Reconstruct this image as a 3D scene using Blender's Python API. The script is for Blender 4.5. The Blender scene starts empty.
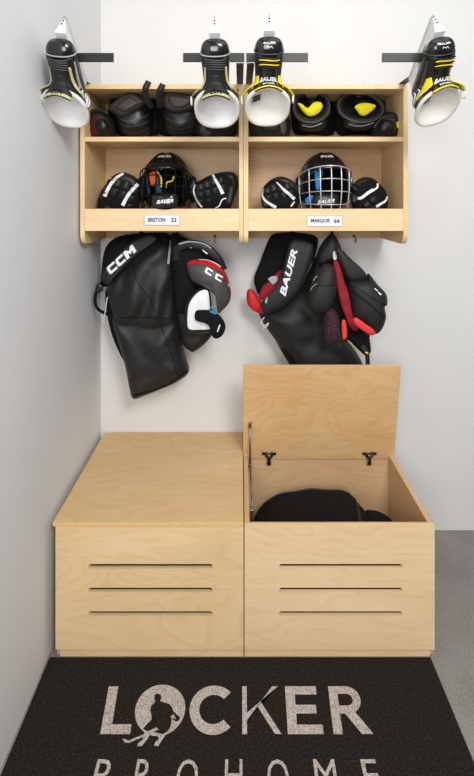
import bpy, bmesh, math, random
from mathutils import Vector, Matrix, noise
from mathutils.bvhtree import BVHTree
random.seed(7)
C = bpy.context.scene.collection
PI = math.pi
# ------------------------------------------------------------------ camera model (surveyed from the photograph)
F, CX, HY, HC = 490.0, 240.0, 198.0, 1.445
def P(px, py, Y): return Vector(((px-CX)*Y/F, Y, HC-(py-HY)*Y/F))
def FL(px, py, z=0.0):
    Y = (HC-z)*F/(py-HY); return ((px-CX)*Y/F, Y)

# ------------------------------------------------------------------ materials
def lin(c):
    out = []
    for v in c:
        v /= 255.0
        out.append(v/12.92 if v <= .04045 else ((v+.055)/1.055)**2.4)
    return (*out, 1)
def newmat(name):
    m = bpy.data.materials.new(name); m.use_nodes = True
    nt = m.node_tree; b = nt.nodes['Principled BSDF']
    return m, nt, b
def N(nt, t, **kw):
    n = nt.nodes.new(t)
    for k, v in kw.items():
        if k in n.inputs: n.inputs[k].default_value = v
        else: setattr(n, k, v)
    return n
def ramp(nt, stops):
    r = nt.nodes.new('ShaderNodeValToRGB'); e = r.color_ramp.elements
    while len(e) < len(stops): e.new(.5)
    for i, (p, c) in enumerate(stops): e[i].position = p; e[i].color = c
    return r
def mat(name, col, rough=.6, metal=0, var=.12, scale=40, bump=.0, bscale=300, sheen=0, coat=0, spec=.5, det=3):
    m, nt, b = newmat(name); L = nt.links
    tc = N(nt, 'ShaderNodeTexCoord')
    no = N(nt, 'ShaderNodeTexNoise', Scale=scale, Detail=det); L.new(tc.outputs['Object'], no.inputs['Vector'])
    c = lin(col)
    lo = tuple(x*(1-var) for x in c[:3])+(1,); hi = tuple(min(1, x*(1+var)) for x in c[:3])+(1,)
    r = ramp(nt, [(.3, lo), (.7, hi)]); L.new(no.outputs['Fac'], r.inputs['Fac']); L.new(r.outputs['Color'], b.inputs['Base Color'])
    b.inputs['Roughness'].default_value = rough; b.inputs['Metallic'].default_value = metal
    b.inputs['Sheen Weight'].default_value = sheen; b.inputs['Coat Weight'].default_value = coat
    b.inputs['Specular IOR Level'].default_value = spec
    if bump:
        n2 = N(nt, 'ShaderNodeTexNoise', Scale=bscale, Detail=2.0); L.new(tc.outputs['Object'], n2.inputs['Vector'])
        bp = N(nt, 'ShaderNodeBump', Strength=bump, Distance=.002); L.new(n2.outputs['Fac'], bp.inputs['Height']); L.new(bp.outputs['Normal'], b.inputs['Normal'])
    return m
def wood(name, light, dark, axis, seed=0.0, contrast=1.0, rings=15.0, cross=6.0):
    m, nt, b = newmat(name); L = nt.links
    tc = N(nt, 'ShaderNodeTexCoord')
    def mp(along, across):
        s = [across]*3; s['XYZ'.index(axis)] = along
        k = N(nt, 'ShaderNodeMapping'); k.inputs['Scale'].default_value = s; k.inputs['Location'].default_value = (seed, seed*.7, seed*1.3)
        L.new(tc.outputs['Object'], k.inputs['Vector']); return k
    n1 = N(nt, 'ShaderNodeTexNoise', Scale=1.0, Detail=2.0, Distortion=.5); L.new(mp(1.5, cross).outputs['Vector'], n1.inputs['Vector'])
    mu = N(nt, 'ShaderNodeMath', operation='MULTIPLY'); L.new(n1.outputs['Fac'], mu.inputs[0]); mu.inputs[1].default_value = rings
    fr = N(nt, 'ShaderNodeMath', operation='FRACT'); L.new(mu.outputs[0], fr.inputs[0])
    n2 = N(nt, 'ShaderNodeTexNoise', Scale=1.0, Detail=3.0); L.new(mp(6, 160).outputs['Vector'], n2.inputs['Vector'])
    n3 = N(nt, 'ShaderNodeTexNoise', Scale=1.0, Detail=2.0); L.new(mp(2.5, 4).outputs['Vector'], n3.inputs['Vector'])
    r1 = ramp(nt, [(0, (0, 0, 0, 1)), (.55, (.3, .3, .3, 1)), (.85, (1, 1, 1, 1)), (1, (0, 0, 0, 1))]); L.new(fr.outputs[0], r1.inputs['Fac'])
    a = N(nt, 'ShaderNodeMath', operation='MULTIPLY'); L.new(r1.outputs['Color'], a.inputs[0]); a.inputs[1].default_value = .20*contrast
    c2 = N(nt, 'ShaderNodeMath', operation='MULTIPLY_ADD'); L.new(n2.outputs['Fac'], c2.inputs[0]); c2.inputs[1].default_value = .35*contrast; L.new(a.outputs[0], c2.inputs[2])
    c3 = N(nt, 'ShaderNodeMath', operation='MULTIPLY_ADD'); L.new(n3.outputs['Fac'], c3.inputs[0]); c3.inputs[1].default_value = .75*contrast; L.new(c2.outputs[0], c3.inputs[2])
    r = ramp(nt, [(.15, lin(light)), (1.0, lin(dark))]); L.new(c3.outputs[0], r.inputs['Fac']); L.new(r.outputs['Color'], b.inputs['Base Color'])
    b.inputs['Roughness'].default_value = .42; b.inputs['Specular IOR Level'].default_value = .35
    return m

LT, DK = (246, 220, 176), (222, 184, 130)
W_X = wood('maple along x', LT, DK, 'X', 0.0)
W_X2 = wood('maple front', (248, 224, 184), (228, 192, 142), 'X', 5.2)
W_Y = wood('maple along y', (234, 204, 156), (208, 168, 114), 'X', 9.1, rings=12, cross=5)
W_Z = wood('maple upright', LT, DK, 'Z', 3.3)
W_LID = wood('lid face maple', (240, 206, 156), (213, 168, 112), 'X', 14.0, 1.1, rings=16, cross=6)
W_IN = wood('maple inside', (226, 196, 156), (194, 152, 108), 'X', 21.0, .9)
W_EDGE = mat('plywood edge band', (232, 192, 138), .5, var=.06)
M_WALL = mat('white wall paint', (226, 225, 224), .85, var=.015, scale=6, bump=.05, bscale=180)
M_WALL_L = mat('left wall paint', (226, 228, 231), .7, var=.012, scale=4, bump=.03, bscale=180)
def floor_mat():
    m, nt, b = newmat('speckled concrete floor'); L = nt.links
    tc = N(nt, 'ShaderNodeTexCoord')
    n1 = N(nt, 'ShaderNodeTexNoise', Scale=6.0, Detail=5.0); n2 = N(nt, 'ShaderNodeTexNoise', Scale=170.0, Detail=2.0)
    L.new(tc.outputs['Object'], n1.inputs['Vector']); L.new(tc.outputs['Object'], n2.inputs['Vector'])
    mx = N(nt, 'ShaderNodeMath', operation='MULTIPLY_ADD'); L.new(n2.outputs['Fac'], mx.inputs[0]); mx.inputs[1].default_value = .7; 
    m2 = N(nt, 'ShaderNodeMath', operation='MULTIPLY'); L.new(n1.outputs['Fac'], m2.inputs[0]); m2.inputs[1].default_value = .45; L.new(m2.outputs[0], mx.inputs[2])
    r = ramp(nt, [(.32, lin((104, 100, 96))), (.55, lin((136, 132, 128))), (.8, lin((154, 150, 146)))]); L.new(mx.outputs[0], r.inputs['Fac'])
    L.new(r.outputs['Color'], b.inputs['Base Color']); b.inputs['Roughness'].default_value = .55
    return m
M_FLOOR = floor_mat()
def carpet(name, stops, scale, bump):
    m, nt, b = newmat(name); L = nt.links
    tc = N(nt, 'ShaderNodeTexCoord')
    n1 = N(nt, 'ShaderNodeTexNoise', Scale=scale, Detail=4.0, Roughness=.75); L.new(tc.outputs['Object'], n1.inputs['Vector'])
    r = ramp(nt, stops); L.new(n1.outputs['Fac'], r.inputs['Fac']); L.new(r.outputs['Color'], b.inputs['Base Color'])
    b.inputs['Roughness'].default_value = .95; b.inputs['Specular IOR Level'].default_value = .15
    bp = N(nt, 'ShaderNodeBump', Strength=bump, Distance=.004); L.new(n1.outputs['Fac'], bp.inputs['Height']); L.new(bp.outputs['Normal'], b.inputs['Normal'])
    return m
M_MAT = carpet('dark brown carpet pile', [(.35, lin((20, 17, 16))), (.55, lin((42, 36, 33))), (.75, lin((74, 66, 62)))], 190, .8)
M_PRINT = carpet('pale grey printed pile', [(.32, lin((96, 86, 82))), (.47, lin((176, 166, 160))), (.7, lin((222, 213, 207)))], 240, .5)
M_BLKF = mat('black nylon', (18, 18, 20), .52, var=.25, scale=14, bump=.25, bscale=420, sheen=.05)
M_BLKF2 = mat('dark charcoal fabric', (20, 20, 21), .6, var=.25, scale=18, bump=.3, bscale=500)
M_BLKM = mat('matte black fabric', (13, 13, 14), .85, var=.2, bump=.3, bscale=500, spec=.25)
M_BLKG = mat('glossy black plastic', (11, 11, 13), .2, var=.1, coat=.5)
M_BLKS = mat('satin black plastic', (18, 18, 20), .38, var=.15)
M_STEELB = mat('black powder coated steel', (20, 20, 22), .45, var=.1, bump=.1, bscale=600)
M_STEEL = mat('polished steel', (190, 192, 196), .25, 1, var=.05)
M_NICKEL = mat('dull nickel', (150, 146, 140), .35, 1, var=.1)
M_WHITE = mat('white plastic', (236, 236, 236), .4, var=.03)
M_FELT = mat('white felt lining', (238, 237, 236), .9, var=.05, scale=30, bump=.4, bscale=260)
M_FELT2 = mat('off white felt lining', (240, 238, 230), .9, var=.04, scale=30, bump=.35, bscale=260)
M_LETTER = mat('white lettering', (238, 238, 238), .6, var=.02)
M_GREYL = mat('pale grey trim', (176, 178, 180), .5, var=.08)
M_GOLD = mat('pale gold trim', (196, 188, 134), .5, var=.08)
M_YEL = mat('bright yellow trim', (240, 214, 20), .55, var=.06)
M_YELF = mat('bright yellow lining', (236, 220, 24), .75, var=.08, bump=.3, bscale=300)
M_RED = mat('red trim', (206, 22, 32), .55, var=.1, bump=.15)
M_RED2 = mat('dark red lining', (150, 14, 34), .75, var=.25, scale=60, bump=.3)
M_MAROON = mat('maroon fabric', (84, 14, 20), .8, var=.2)
M_PINK = mat('coral red tab', (226, 50, 56), .6, var=.08, bump=.2)
M_ORANGE = mat('orange padding', (226, 92, 28), .7, var=.1)
M_BLUE = mat('blue padding', (22, 130, 205), .65, var=.15)
M_NAVY = mat('navy padding', (24, 62, 110), .65, var=.2)
M_TEAL = mat('teal trim', (20, 140, 170), .6, var=.1)
M_GREYC = mat('dark grey cap plastic', (70, 68, 68), .42, var=.08, scale=20)
M_LEATH = mat('dark brown leather grain', (47, 42, 40), .45, var=.2, bump=.4, bscale=240)
M_OLIVE = mat('dark olive grey fabric', (31, 32, 30), .65, var=.18, bump=.35, bscale=600)
M_CHROMW = mat('pale silver wire', (205, 207, 208), .3, .55, var=.04)
M_PLATE = mat('white nameplate card', (232, 233, 238), .5, var=.02)
M_INK = mat('black ink', (30, 30, 48), .7, var=.05)
M_SPECK = None
def speck():
    m, nt, b = newmat('black fabric with red flecks'); L = nt.links
    tc = N(nt, 'ShaderNodeTexCoord'); v = N(nt, 'ShaderNodeTexNoise', Scale=190.0, Detail=1.0); L.new(tc.outputs['Object'], v.inputs['Vector'])
    r = ramp(nt, [(.6, lin((24, 22, 30))), (.68, lin((150, 20, 50)))]); L.new(v.outputs['Fac'], r.inputs['Fac']); L.new(r.outputs['Color'], b.inputs['Base Color']); b.inputs['Roughness'].default_value = .8
    return m
M_SPECK = speck()
M_SLOT = mat('slot edge wood', (205, 176, 138), .6, var=.08)

# ------------------------------------------------------------------ mesh helpers
class MB:
    def __init__(s): s.v = []; s.f = []
    def add(s, vs, fs):
        o = len(s.v); s.v += [Vector(v) for v in vs]; s.f += [tuple(i+o for i in f) for f in fs]; return s
    def box(s, x0, x1, y0, y1, z0, z1):
        v = [(x, y, z) for x in (x0, x1) for y in (y0, y1) for z in (z0, z1)]
        return s.add(v, [(0, 1, 3, 2), (4, 6, 7, 5), (0, 4, 5, 1), (2, 3, 7, 6), (0, 2, 6, 4), (1, 5, 7, 3)])
    def rings(s, rs, cap=True, closed=False):
        n = len(rs[0]); v = [p for r in rs for p in r]; f = []
        m = len(rs)
        for i in range(m if closed else m-1):
            for j in range(n):
                a = i*n+j; b = i*n+(j+1) % n; c = ((i+1) % m)*n+(j+1) % n; d = ((i+1) % m)*n+j
                f.append((a, b, c, d))
        if cap and not closed: f += [tuple(range(n))[::-1], tuple((m-1)*n+j for j in range(n))]
        return s.add(v, f)
    def tube(s, path, r, n=8, closed=False):
        pts = [Vector(p) for p in path]; rs = []; up = None
        m = len(pts)
        for i, p in enumerate(pts):
            a = pts[i-1] if (i > 0 or closed) else p; b = pts[(i+1) % m] if (i < m-1 or closed) else p
            t = (b-a).normalized()
            if up is None: up = Vector((0, 0, 1)) if abs(t.z) < .9 else Vector((1, 0, 0))
            x = t.cross(up).normalized(); y = x.cross(t).normalized(); up = y
            rr = r[i] if isinstance(r, (list, tuple)) else r
            rs.append([p+(x*math.cos(2*PI*k/n)+y*math.sin(2*PI*k/n))*rr for k in range(n)])
        return s.rings(rs, True, closed)
    def grid(s, fn, nu, nv):
        v = [fn(i/nu, j/nv) for i in range(nu+1) for j in range(nv+1)]
        return s.add(v, [(i*(nv+1)+j, (i+1)*(nv+1)+j, (i+1)*(nv+1)+j+1, i*(nv+1)+j+1) for i in range(nu) for j in range(nv)])
    def slab(s, fn, nu, nv, th):        # closed patch: fn(u, v, offset)
        o = len(s.v); k = (nu+1)*(nv+1)
        for d in (0, -th):
            s.v += [Vector(fn(i/nu, j/nv, d)) for i in range(nu+1) for j in range(nv+1)]
        ix = lambda i, j, l: o+l*k+i*(nv+1)+j
        for i in range(nu):
            for j in range(nv):
                s.f.append((ix(i, j, 0), ix(i+1, j, 0), ix(i+1, j+1, 0), ix(i, j+1, 0)))
                s.f.append((ix(i, j, 1), ix(i, j+1, 1), ix(i+1, j+1, 1), ix(i+1, j, 1)))
        for i in range(nu):
            s.f.append((ix(i, 0, 0), ix(i, 0, 1), ix(i+1, 0, 1), ix(i+1, 0, 0))); s.f.append((ix(i, nv, 0), ix(i+1, nv, 0), ix(i+1, nv, 1), ix(i, nv, 1)))
        for j in range(nv):
            s.f.append((ix(0, j, 0), ix(0, j+1, 0), ix(0, j+1, 1), ix(0, j, 1))); s.f.append((ix(nu, j, 0), ix(nu, j, 1), ix(nu, j+1, 1), ix(nu, j+1, 0)))
        return s
    def bvh(s): return BVHTree.FromPolygons([tuple(v) for v in s.v], s.f)
    def xf(s, fn): s.v = [Vector(fn(v)) for v in s.v]; return s

def root(name, label, cat, loc, group=None):
    o = bpy.data.objects.new(name, None); C.objects.link(o); o.location = loc; o.empty_display_size = .05
    o['label'] = label; o['category'] = cat
    if group: o['group'] = group
    return o
def topof(p):
    while p.parent: p = p.parent
    return p
def obj(name, mb, m, parent=None, smooth=True, bev=0, sub=0, label=None, kind=None):
    me = bpy.data.meshes.new(name)
    off = Vector(topof(parent).location) if parent else Vector((0, 0, 0))
    me.from_pydata([tuple(v-off) for v in mb.v], [], mb.f); me.validate(); me.update()
    bm = bmesh.new(); bm.from_mesh(me); bmesh.ops.recalc_face_normals(bm, faces=bm.faces); bm.to_mesh(me); bm.free()
    if smooth is True: me.polygons.foreach_set('use_smooth', [True]*len(me.polygons))
    o = bpy.data.objects.new(name, me); C.objects.link(o); me.materials.append(m)
    if parent: o.parent = parent
    if bev:
        b = o.modifiers.new('bevel', 'BEVEL'); b.width = bev; b.segments = 2; b.limit_method = 'ANGLE'; b.angle_limit = .6
    if sub:
        b = o.modifiers.new('sub', 'SUBSURF'); b.levels = sub; b.render_levels = sub
    if label: o['label'] = label
    if kind: o['kind'] = kind
    return o
def tag(o, label, cat, group=None):
    o['label'] = label; o['category'] = cat
    if group: o['group'] = group
    return o
def catmull(pts, n, closed=True):
    m = len(pts); out = []
    K = len(pts[0])
    segs = m if closed else m-1
    for q in range(n):
        t = q*segs/(n if closed else n-1)
        i = min(int(t), segs-1); f = t-i
        g = (lambda k: pts[k % m]) if closed else (lambda k: pts[max(0, min(m-1, k))])
        p0, p1, p2, p3 = g(i-1), g(i), g(i+1), g(i+2)
        out.append(tuple(.5*((2*p1[k])+(-p0[k]+p2[k])*f+(2*p0[k]-5*p1[k]+4*p2[k]-p3[k])*f*f+(-p0[k]+3*p1[k]-3*p2[k]+p3[k])*f**3) for k in range(K)))
    return out
def puff(outline, Y, tf, tb=None, e=2.6, wr=0, wf=14, folds=None, gx=0, gy=0, n=96, nr=16, c=None, seed=0, mb=None):
    """A padded, closed cushion shape standing at depth Y with the given outline; tf/tb = padding toward the room / the wall."""
    tb = tf if tb is None else tb
    mb = mb or MB()
    pl = catmull(outline, n)
    cx = c[0] if c else sum(p[0] for p in pl)/n; cy = c[1] if c else sum(p[1] for p in pl)/n
    fs = [math.sin(PI/2*(k+1)/nr) for k in range(nr)]
    def pt(x, y, s, side):
        yl = Y+gx*(x-cx)+gy*(y-cy)
        d = (1-min(1, s)**e)**.55
        w = P(x, y, yl)
        o = d*(-tf if side < 0 else tb)
        if wr and s < 1:
            k = noise.noise(Vector((w.x*wf+seed, w.z*wf, seed)))+.5*noise.noise(Vector((w.x*wf*2.3, w.z*wf*2.3, seed+4)))
            if folds:
                ax, ay, fr = folds
                k = .5*k+.8*math.sin((ax*w.x+ay*w.z)*fr+3.5*noise.noise(Vector((w.x*6+seed, w.z*6, 2))))
            o += (wr*k*(1-s**3)) * (1 if side < 0 else .4)
        return Vector((w.x, w.y+o, w.z))
    rings_ = []
    fr = [mbp for mbp in fs]
    seq = [(s, -1) for s in fr]+[(s, 1) for s in fr[::-1][1:]]
    rs = []
    for s, side in seq:
        rs.append([pt(cx+(x-cx)*s, cy+(y-cy)*s, s, side) for x, y in pl])
    o = len(mb.v); mb.rings(rs, cap=False)
    a = len(mb.v); mb.v.append(pt(cx, cy, 0, -1)); b = len(mb.v); mb.v.append(pt(cx, cy, 0, 1))
    m = len(rs)
    for j in range(n):
        mb.f.append((a, o+(j+1) % n, o+j)); mb.f.append((b, o+(m-1)*n+j, o+(m-1)*n+(j+1) % n))
    return mb
def Z(x0, y0, s, pts): return [(x0+x/s, y0+y/s) for x, y in pts]
def capsule(p0, p1, r0, r1, n=14, bend=None, flat=1.0):
    mb = MB(); p0, p1 = Vector(p0), Vector(p1); path = []; rr = []
    mid = Vector(bend) if bend else (p0+p1)/2
    for k in range(13):
        t = k/12
        q = p0*(1-t)**2+mid*2*t*(1-t)+p1*t*t
        e = math.sqrt(max(0.02, 1-abs(2*t-1)**5))
        path.append(q); rr.append((r0*(1-t)+r1*t)*e)
    return mb.tube(path, rr, n)
def ribbon(path, w, th, Yn=None, n=24):
    """A flat strap along a path of (px, py, Y), w px wide."""
    pts = catmull(path, n, False); rs = []
    for i, p in enumerate(pts):
        a = pts[max(0, i-1)]; b = pts[min(n-1, i+1)]
        dx, dy = b[0]-a[0], b[1]-a[1]; l = math.hypot(dx, dy) or 1
        nx, ny = -dy/l*w/2, dx/l*w/2
        A = P(p[0]+nx, p[1]+ny, p[2]); B = P(p[0]-nx, p[1]-ny, p[2])
        d = Vector((0, th/2, 0)); q = (A-B)*.15
        rs.append([A-q-d, A-d*.2, A+d*.2, A-q+d, B+q+d, B+d*.2, B-d*.2, B+q-d])
    return MB().rings(rs)
# ---- flat lettering
def subdiv(bm, L):
    for _ in range(4):
        es = [e for e in bm.edges if e.calc_length() > L]
        if not es: break
        bmesh.ops.subdivide_edges(bm, edges=es, cuts=1); bmesh.ops.triangulate(bm, faces=bm.faces)
def text2d(s, bold=0.0, shear=0.0, spacing=1.0, L=.12):
    cu = bpy.data.curves.new('t', 'FONT'); cu.body = s; cu.size = 1; cu.offset = bold; cu.shear = shear; cu.space_character = spacing; cu.resolution_u = 3
    o = bpy.data.objects.new('t', cu); C.objects.link(o)
    dg = bpy.context.evaluated_depsgraph_get(); dg.update()
    me = bpy.data.meshes.new_from_object(o.evaluated_get(dg))
    bm = bmesh.new(); bm.from_mesh(me); bmesh.ops.triangulate(bm, faces=bm.faces); bmesh.ops.remove_doubles(bm, verts=bm.verts, dist=1e-5); subdiv(bm, L)
    bm.verts.index_update()
    v = [(q.co.x, q.co.y) for q in bm.verts]; f = [tuple(q.index for q in k.verts) for k in bm.faces]
    bm.free(); bpy.data.objects.remove(o); bpy.data.curves.remove(cu); bpy.data.meshes.remove(me)
    return norm2d(v, f)
def norm2d(v, f):
    x0 = min(p[0] for p in v); x1 = max(p[0] for p in v); y0 = min(p[1] for p in v); y1 = max(p[1] for p in v)
    return [((p[0]-x0)/(x1-x0), (p[1]-y0)/(y1-y0)) for p in v], f
def poly2d(polys, L=.12, nrm=True):
    bm = bmesh.new()
    for p in polys:
        bm.faces.new([bm.verts.new((x, y, 0)) for x, y in p]).normal_update()
    bmesh.ops.triangulate(bm, faces=bm.faces); subdiv(bm, L); bm.verts.index_update()
    v = [(q.co.x, q.co.y) for q in bm.verts]; f = [tuple(q.index for q in k.verts) for k in bm.faces]; bm.free()
    return norm2d(v, f) if nrm else (v, f)
def shift(p, dx): return [(x+dx, y) for x, y in p]
LC = [(0, .15), (.15, 0), (1, 0), (1, .28), (.36, .28), (.31, .33), (.31, .67), (.36, .72), (1, .72), (1, 1), (.15, 1), (0, .85)]
LM = [(0, 0), (.3, 0), (.3, .5), (.5, .22), (.7, .5), (.7, 0), (1, 0), (1, 1), (.74, 1), (.5, .64), (.26, 1), (0, 1)]
T_CCM = poly2d([LC, shift(LC, 1.12), shift([(x*1.25, y) for x, y in LM], 2.24)], .2)
T_BAU = text2d('BAUER', .035, .25, 1.02)
T_BAU_UP = text2d('BAUER', .035, 0, 1.05)
def drape(shape, bl, br, tl, bvhs, lift=.0015, Yd=1.9):
    """Lay a flat shape on a surface: its corners are given as bearings from the survey point."""
    v, f = shape; mb = MB(); cam = Vector((0, 0, HC))
    for x, y in v:
        px = bl[0]+(br[0]-bl[0])*x+(tl[0]-bl[0])*y; py = bl[1]+(br[1]-bl[1])*x+(tl[1]-bl[1])*y
        d = (P(px, py, 1)-cam).normalized(); best = None
        for t in bvhs:
            h = t.ray_cast(cam, d)
            if h[0] is not None and (best is None or h[3] < best): best = h[3]
        p = cam+d*((best-lift) if best else Yd/d.y)
        mb.v.append(p)
    mb.f += f
    return mb
def drape_strip(path, w, bvhs, lift=.0015, taper=None, n=24):
    pts = catmull(path, n, False); v = []; f = []
    for i, p in enumerate(pts):
        a = pts[max(0, i-1)]; b = pts[min(n-1, i+1)]
        dx, dy = b[0]-a[0], b[1]-a[1]; l = math.hypot(dx, dy) or 1
        ww = w*(taper[0]+(taper[1]-taper[0])*i/(n-1)) if taper else w
        for k in (-.5, -.17, .17, .5): v.append((p[0]-dy/l*ww*k, p[1]+dx/l*ww*k))
    for i in range(n-1):
        for j in range(3): f.append((i*4+j, i*4+j+1, (i+1)*4+j+1, (i+1)*4+j))
    return drape((v, f), (0, 0), (1, 0), (0, 1), bvhs, lift)
def drape_poly(poly, bvhs, lift=.0015, smooth=True, L=2.0):
    p = catmull(poly, len(poly)*4) if smooth else poly
    return drape(poly2d([p], L, False), (0, 0), (1, 0), (0, 1), bvhs, lift)

# ------------------------------------------------------------------ the setting
WY, WX = 2.132, -.605
def struct(name, mb, m): 
    o = obj(name, mb, m, None, False); o['kind'] = 'structure'; return o
struct('floor', MB().box(-.8, 4.0, -2.2, 2.3, -.1, 0), M_FLOOR)
struct('wall_back', MB().box(-.8, 4.0, WY, WY+.12, 0, 2.9), M_WALL)
struct('wall_left', MB().box(WX-.12, WX, .2, WY, 0, 2.9), M_WALL_L)

# ------------------------------------------------------------------ storage boxes
YF, YH, SEAM = 1.539, 1.962, .0126
BX0, BX1, RIM, LIDT = -.584, .613, .416, .0125
def slot_panel(x0, x1, z0, z1, y0, th, slots):
    bm = bmesh.new(); es = []
    def loop(pts):
        vs = [bm.verts.new((x, y0, z)) for x, z in pts]
        for i in range(len(vs)): es.append(bm.edges.new((vs[i], vs[(i+1) % len(vs)])))
    loop([(x0, z0), (x1, z0), (x1, z1), (x0, z1)])
    for a, b, z, h in slots:
        r = h/2; pts = []
        for k in range(9): t = -PI/2+PI*k/8; pts.append((b-r+r*math.cos(t), z+r*math.sin(t)))
        for k in range(9): t = PI/2+PI*k/8; pts.append((a+r+r*math.cos(t), z+r*math.sin(t)))
        loop(pts)
    bmesh.ops.triangle_fill(bm, use_beauty=True, use_dissolve=False, edges=es)
    r = bmesh.ops.extrude_face_region(bm, geom=bm.faces[:])
    for v in r['geom']:
        if isinstance(v, bmesh.types.BMVert): v.co.y += th
    bm.verts.index_update()
    mb = MB(); mb.v = [v.co.copy() for v in bm.verts]; mb.f = [tuple(q.index for q in f.verts) for f in bm.faces]; bm.free()
    return mb
SC = YF/F
def storage_box(x0, x1, sl, wf, label, left):
    t = root('storage_box', label, 'storage box', ((x0+x1)/2, YF, 0), 'maple storage boxes on the floor')
    T = .018; TF = .013
    ins = .0015
    slots = [((sl[0]-CX)*SC, (sl[1]-CX)*SC, HC-(y-HY)*SC, .0148) for y in (566.4, 590.1, 613.7)]
    obj('front_panel', slot_panel(x0+(.006 if left else 0)+ins, x1-ins, .026, RIM, YF, TF, slots), wf, t, False)
    obj('front_rail', MB().box(x0+T, x1-T, YF+TF, YF+T, .355, RIM), W_IN, t, False)
    px0 = x0+(.018 if left else 0)+.002; px1 = x1-(0 if left else .013)-.002
    obj('plinth', MB().box(px0, px1, YF+.006, YF+.02, 0, .026), wf, t, False)
    obj('side_panel', MB().box(x0+(.006 if left else 0)+ins, x0+T, YF+TF, WY-.004, .0, RIM), W_IN, t, False, .0008)
    obj('side_panel', MB().box(x1-T, x1-ins, YF+TF, WY-.004, .0, RIM), W_IN, t, False, .0008)
    obj('back_panel', MB().box(x0+T, x1-T, YH+.004, YH+.022, .03, RIM-.001), W_IN, t, False)
    obj('bottom_panel', MB().box(x0+T, x1-T, YF+T, WY-.004, .024, .036), W_IN, t, False)
    obj('rear_top_strip', MB().box(x0, x1-ins, YH+.003, WY-.002, RIM, RIM+LIDT), W_Y if left else W_X, t, False, .001)
    if left:
        lid = obj('lid', MB().box(x0, x1-ins, YF-.003, YH, RIM, RIM+LIDT), W_Y, t, False, .0012)
        obj('edge_band', MB().box(x0+.0005, x1-.002, YF-.0036, YF-.003, RIM+.0005, RIM+LIDT-.0005), W_EDGE, lid, False)
    return t
lb = storage_box(BX0-.003, SEAM, (88.3, 212.5), W_X, 'maple plywood storage box with its lid shut, beside the grey-white side wall', True)
rb = storage_box(SEAM, BX1, (279, 402.6), W_X2, 'maple plywood storage box with its lid propped open, a black bag inside', False)
# open lid: hinged at the rear strip, leaning a little toward the room
LB, LTp = Vector((0, 1.958, .402)), Vector((0, 1.872, .801))
ld = (LTp-LB); ll = ld.length; ld.normalize(); ln = Vector((0, ld.z, -ld.y))     # ln points to the wall
lm = MB().box(SEAM-.0, BX1+.003, 0, LIDT, 0, ll)
lm.xf(lambda v: Vector((v.x, 0, 0))+LB+ld*v.z+ln*v.y)
lid = obj('lid', lm, W_LID, rb, False, .0012)
eb = MB().box(SEAM+.001, BX1+.002, .0005, LIDT-.0005, ll+.0002, ll+.0008).xf(lambda v: Vector((v.x, 0, 0))+LB+ld*v.z+ln*v.y)
obj('edge_band', eb, W_EDGE, lid, False)
def on_lid(x, h, d=0): return Vector((x, 0, 0))+LB+ld*h-ln*d
for hx in (269, 369.5):
    X = (hx-CX)*1.95/F
    m = MB()
    fn = lambda v: on_lid(X+v.x, v.z, v.y)
    pl = MB().box(-.028, .028, 0, .003, .02, .033); pl.xf(fn); m.add(pl.v, pl.f)
    for sx in (-.021, .021):
        q = MB().tube([(sx, .002, .0265), (sx, .0045, .0265)], .005, 10); q.xf(fn); m.add(q.v, q.f)
    h = obj('hinge', m, M_NICKEL, lid, False)
    q = MB().tube([(0, .0005, .020), (0, .003, .020), (0, .005, .020)], [.0175, .0175, .0145], 20); q.xf(fn); obj('hinge_cup', q, M_NICKEL, h)
    q = MB().box(-.006, .006, .004, .011, -.004, .022); q.xf(fn)
    a = obj('hinge_arm', q, M_NICKEL, h, False, .001)
    q = MB().box(-.008, .008, -.002, .010, -.022, -.002); q.xf(fn); obj('hinge_base', q, M_STEEL, h, False, .001)
# lid stay: two links on the inner face of the left hand panel
sx = SEAM+.026
j0 = on_lid(sx, .148, .008); j1 = Vector((sx+.001, 1.925, .395)); j2 = Vector((sx, 1.60, .392-.0))
j2 = P(253, 511, 1.64)
stay = obj('lid_stay', MB().tube([j0, j1], .0035, 8), M_NICKEL, rb)
br = MB().box(sx-.006, sx+.006, 0, .010, .140, .168).xf(lambda v: on_lid(v.x, v.z, v.y)); obj('lid_bracket', br, M_NICKEL, stay, False, .0015)
obj('lower_link', MB().tube([j1, j2], .0042, 8), M_STEEL, stay)
obj('pivot', MB().tube([j1-Vector((.006, 0, 0)), j1+Vector((.006, 0, 0))], .006, 12), M_STEEL, stay)
obj('side_bracket', MB().box(sx-.010, sx+.006, j2.y-.012, j2.y+.014, j2.z-.035, j2.z+.010), M_NICKEL, stay, False, .0015)

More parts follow.
